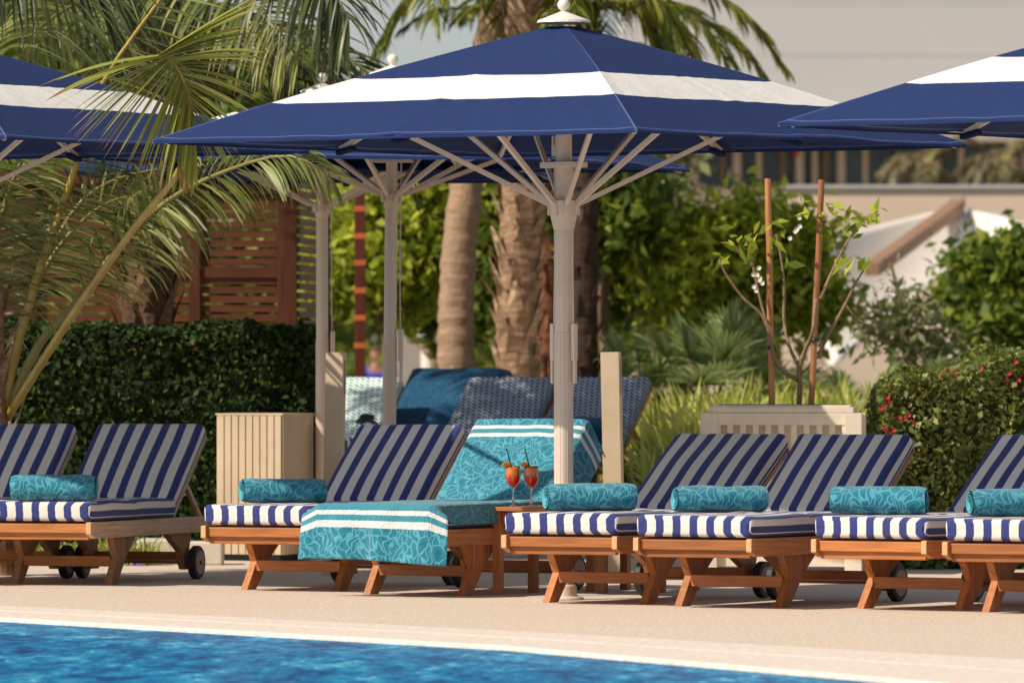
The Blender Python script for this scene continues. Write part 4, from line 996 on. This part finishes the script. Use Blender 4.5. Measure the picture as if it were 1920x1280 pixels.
fan_plant(1340,640,57,26,.75,'low fan palm behind the planter, left of the sapling')
fan_plant(1200,660,57,22,.62,'low fan palm above the right slim post')
fan_plant(1450,665,58,20,.60,'low fan palm directly behind the left stake')
fan_plant(1590,700,55,14,.55,'low fan palm between the sapling and the feathery shrub')
fan_plant(1770,690,55,16,.55,'low fan palm above the flowering bush')
# far greenery closing the view
for i,(x,y,rx,rz,D,m,lab) in enumerate(((600,520,90,110,122,TREE2,'far tree behind the pavilion corner'),(720,420,110,110,124,TREE2,'far tree behind the second parasol pole'),(860,440,110,150,121,TREE2,'far tree behind the ringed palm trunk'),(1000,430,100,160,123,TREE2,'far tree behind the central parasol pole'),(1130,560,110,90,120,TREE2,'far tree low behind the right slim post'),(1280,560,120,100,119,TREE2,'far tree low behind the bright green tree'),(1430,580,110,100,118,TREE2,'far tree behind the planter stakes'))):
    tree('distant_tree',[pb(x,y,D,rx,rz),pb(x+rx*.5,y+40,D,rx*.7,rz*.7),pb(x-rx*.5,y-20,D,rx*.7,rz*.6)],4500,.2,m,label=lab,group='distant trees behind the garden',cs=.3)

tree('distant_hedge',[pb(560+k*75,690,150,60,55,1.2) for k in range(14)],9000,.25,TREE2,label='long low hedge at the far end of the garden behind the person in blue',cat='hedge',cs=.3)
# dark foliage mass behind the top left palms
tree('distant_tree',[pb(100,130,88,240,170),pb(330,170,88,180,110),pb(520,190,88,90,45),pb(60,450,86,200,200),pb(400,420,84,200,130),pb(330,600,84,260,100)],17000,.18,TREE2,label='dark tree behind the palms at the upper left',group='distant trees behind the garden',cs=.22)

# ------------------------------------------------------------------ buildings
WALLU=plain('grey_render',(.53,.52,.51),.85,.03,.4,0); WALLC=plain('cream_render',(.70,.55,.42),.85,.04,.5,0)
bl=empty('hotel_building',(gx(1650,140),140,0)); tag(bl,'large pale building with a long dark window band behind the trees','building'); BO=Vector(bl.location); s=140/F
def bbox(nm,x0,x1,y0,y1,dy,dep,m,D=140,par=None,O=None):
    a=at(x0,y1,D)-(O or BO); c=at(x1,y0,D)-(O or BO); b=MB(); b.box(((a.x+c.x)/2,dy+dep/2,(a.z+c.z)/2),(c.x-a.x,dep,c.z-a.z)); return b.build(nm,m,par or bl)
bbox('upper_wall',1170,2600,-500,262,0,8,WALLU); bbox('cornice',1165,2600,101,104,-.008,.5,WALLU); bbox('cornice',1165,2600,3,6,-.008,.5,WALLU)
bbox('soffit',1165,2600,244,268,-1.2,3,plain('soffit',(.42,.36,.30),.8)); bbox('lower_wall',1170,2600,352,830,.2,8,WALLC)
GL=NT('window_glass',.15,.5); GL.base(GL.ramp(GL.noise(GL.coord('Object',(1,1,.4)),1.1,3),[(.35,(.02,.04,.065)),(.65,(.12,.18,.22))])); GL=GL.m
bbox('glazing',1170,2600,268,352,.8,.1,GL)
for k,x in enumerate((1235,1300,1352,1376,1420,1465,1494,1525,1545,1572,1620,1680,1740,1800,1860,1920)):
    bbox('mullion',x,x+(9 if k%3 else 14),268,352,.4,.2,(METAL,WALLC,BARKT)[k%3])
bbox('red_panel',1489,1498,272,292,.2,.1,REDF)
gw=empty('garden_wall',(gx(1700,90),90,0)); tag(gw,'long cream garden wall behind the trees at the right','wall'); GO=Vector(gw.location)
bbox('wall',1470,2400,352,900,0,.5,WALLC,90,gw,GO); bbox('coping',1462,2400,347,353,-.05,.6,WALLU,90,gw,GO)
# shade sail in front of the wall
ss=empty('shade_sail',(gx(1790,84),84,0)); tag(ss,'white shade sail with a brown strut in front of the cream wall','shade sail'); sO=Vector(ss.location)
pk=at(1793,388,84); e1=at(1480,460,80); e2=at(2150,470,80); e3=at(1650,545,76)
def sail(u,v):
    a=pk.lerp(e1,u); c=at(1900,405,84).lerp(at(1560,690,79),u); p=a.lerp(c,v)+Vector((0,0,-.18*math.sin(math.pi*v)*u)); return tuple(p-sO),(u,v)
SAIL=plain('white_canvas',(.80,.74,.66),.8,.03,2,0)
grid_cloth('canvas',sail,14,14,SAIL,ss,.01)
def sail2(u,v):
    a=pk.lerp(e2,u); c=at(1780,405,84).lerp(at(2100,700,79),u); p=a.lerp(c,v)+Vector((0,0,-.18*math.sin(math.pi*v)*u)); return tuple(p-sO),(u,v)
grid_cloth('canvas',sail2,14,14,SAIL,ss,.01)
b=MB(); b.bar(pk-sO+Vector((0,-.3,0)),at(1635,505,79)-sO,.16,.14); b.build('strut',plain('brown_strut',(.30,.17,.10),.7),ss)
b=MB(); b.box(tuple(pk-sO+Vector((0,0,.06))),(.2,.2,.14)); b.build('mast_cap',plain('brown_strut2',(.45,.33,.25),.7),ss,.02)
b=MB(); b.tube([pk-sO,Vector((pk.x-sO.x,0,0))],.06,8); b.build('mast',METAL,ss)
# far date palms before the window band
for i,(px,py) in enumerate(((1745,300),(1890,296))):
    D=112; c=at(px,py,D); r_=empty('date_palm',(c.x,c.y,0)); tag(r_,('far date palm before the dark windows, middle one','far date palm at the right edge above the cream wall','far date palm, smallest, at the left of the three')[i],'palm tree','far date palms')
    b=MB(); b.tube([(0,0,0),(0,0,c.z)],[.22,.18],10); b.build('trunk',BARK2,r_)
    palm_crown(r_,(0,0,c.z),16,(1.0,1.0,.7)[i],.34,.05,DATE,20+i,(0,0,0),elev=(-50,60),droop=1.1,nleaf=26)
# low grey garden building and white column seen between the trunks
b=MB(); b.box((gx(790,105),106,.9),(1.1,1.5,1.8)); o=b.build('garden_shed',plain('grey_wall',(.36,.31,.27),.9),None); tag(o,'small grey garden building seen between the parasol pole and the ringed palm','building')
b=MB(); b.lathe([(.10,0),(.10,1.35),(.13,1.36),(.13,1.42),(0,1.42)],(0,0,0),14); o=b.build('white_bollard',WHITEP,None); o.location=(gx(806,80),80,.17); tag(o,'white column standing left of the ringed palm trunk','column')

# ------------------------------------------------------------------ person in blue, seated far away
def person():
    D=112; r_=empty('person',(gx(703,D),D,.17),R(12)); tag(r_,'person in a blue shirt sitting in the far garden','person')
    J={'pel':(0,0,.50),'wa':(0,.01,.68),'ch':(0,.0,.90),'ne':(0,-.01,1.06),'hd':(0,-.03,1.13),
       'hl':(-.09,-.02,.50),'kl':(-.12,-.42,.50),'al':(-.12,-.42,.08),'tl':(-.12,-.55,.04),
       'hr':(.09,-.02,.50),'kr':(.12,-.42,.50),'ar':(.12,-.42,.08),'tr':(.12,-.55,.04),
       'sl':(-.18,0,.99),'el':(-.23,-.10,.74),'wl':(-.14,-.32,.66),'sr':(.18,0,.99),'er':(.24,-.06,.74),'wr':(.15,-.30,.64)}
    rad={'pel':.14,'wa':.13,'ch':.145,'ne':.055,'hd':.055,'hl':.09,'kl':.065,'al':.042,'tl':.035,'hr':.09,'kr':.065,'ar':.042,'tr':.035,'sl':.062,'el':.045,'wl':.03,'sr':.062,'er':.045,'wr':.03}
    E=[('pel','wa'),('wa','ch'),('ch','ne'),('ne','hd'),('pel','hl'),('hl','kl'),('kl','al'),('al','tl'),('pel','hr'),('hr','kr'),('kr','ar'),('ar','tr'),('ch','sl'),('sl','el'),('el','wl'),('ch','sr'),('sr','er'),('er','wr')]
    def grow(nm,keys,edges,mat,grow_=1.0,root=0,par=r_):
        ks=[k for k in keys]; me=bpy.data.meshes.new(nm); me.from_pydata([J[k] for k in ks],[(ks.index(a),ks.index(b)) for a,b in edges],[]); me.materials.append(mat)
        o=bpy.data.objects.new(nm,me); link(o,par); o.modifiers.new('skin','SKIN'); me.skin_vertices or me.attributes
        sv=me.skin_vertices[0].data if me.skin_vertices else None
        if sv:
            for i,k in enumerate(ks): sv[i].radius=(rad[k]*grow_,rad[k]*grow_*.85)
            sv[root].use_root=True
        ss_=o.modifiers.new('sub','SUBSURF'); ss_.levels=2; ss_.render_levels=2; return o
    SKIN=plain('skin',(.48,.23,.15),.6,.08,10,0)
    def skinlayer(me): pass
    J2=dict(J)
    for s_,k in ((-1,'wl'),(1,'wr')):
        base=Vector(J[k]); 
        for f in range(5):
            n1=k+'f%d'%f; n2=k+'g%d'%f; off=Vector(((f-2)*.018,-.06-.01*(2-abs(f-2)),-.01))
            if f==0: off=Vector((-s_*.045,-.03,.01))
            J[n1]=tuple(base+off); J[n2]=tuple(base+off*1.7+Vector((0,0,-.02))); rad[n1]=.009; rad[n2]=.007; E.append((k,n1)); E.append((n1,n2))
    body=grow('body',list(J.keys()),E,SKIN)
    grow('shirt',['pel','wa','ch','sl','el','sr','er'],[('pel','wa'),('wa','ch'),('ch','sl'),('sl','el'),('ch','sr'),('sr','er')],plain('blue_shirt',(.01,.05,.55),.8),1.18)
    grow('shorts',['pel','hl','kl','hr','kr'],[('pel','hl'),('hl','kl'),('pel','hr'),('hr','kr')],plain('dark_shorts',(.05,.05,.07),.8),1.14)
    bm=bmesh.new(); bmesh.ops.create_uvsphere(bm,u_segments=20,v_segments=14,radius=1)
    for v in bm.verts:
        x,y,z=v.co; v.co=(x*.076*(1-.12*max(0,-z)),y*.095-.03,z*.115+1.235)
        if y<-.9 and abs(x)<.25 and -.25<z<.15: v.co.y-=.022
    me=bpy.data.meshes.new('head'); bm.to_mesh(me); bm.free(); me.materials.append(SKIN); hd=bpy.data.objects.new('head',me); link(hd,body)
    b=MB()
    for s_ in (-1,1): b.M=Matrix.Translation((s_*.03,-.121,1.245)); b.lathe([(0,-.008),(.009,0),(0,.008)],n=8); b.M=Matrix.Translation((s_*.079,-.03,1.235)); b.lathe([(0,-.03),(.012,0),(0,.03)],n=8)
    b.M=Matrix(); b.box((0,-.118,1.178),(.045,.01,.01)); b.build('face',plain('face_detail',(.16,.05,.04),.6),hd) if False else b.build('face',plain('face_detail',(.16,.05,.04),.6),body)
    bm=bmesh.new(); bmesh.ops.create_uvsphere(bm,u_segments=20,v_segments=14,radius=1)
    bmesh.ops.delete(bm,geom=[v for v in bm.verts if v.co.z<.15 and v.co.y<.1],context='VERTS')
    for v in bm.verts: v.co=(v.co.x*.083,v.co.y*.102-.025,v.co.z*.122+1.24)
    me=bpy.data.meshes.new('hair'); bm.to_mesh(me); bm.free(); me.materials.append(plain('brown_hair',(.10,.05,.03),.7)); link(bpy.data.objects.new('hair',me),r_)
    ch=empty('garden_chair',(gx(703,D),D,.17),R(12)); tag(ch,'simple garden chair under the person in blue','chair')
    b=MB(); b.box((0,-.1,.39),(.46,.46,.04)); b.build('seat',WX,ch)
    b=MB(); b.box((0,.17,.68),(.46,.03,.5)); b.build('backrest',WX,ch)
    for i in (-1,1):
        for j in (-.3,.1): b=MB(); b.box((i*.2,j,.185),(.04,.04,.37)); b.build('leg',WX,ch)
person()
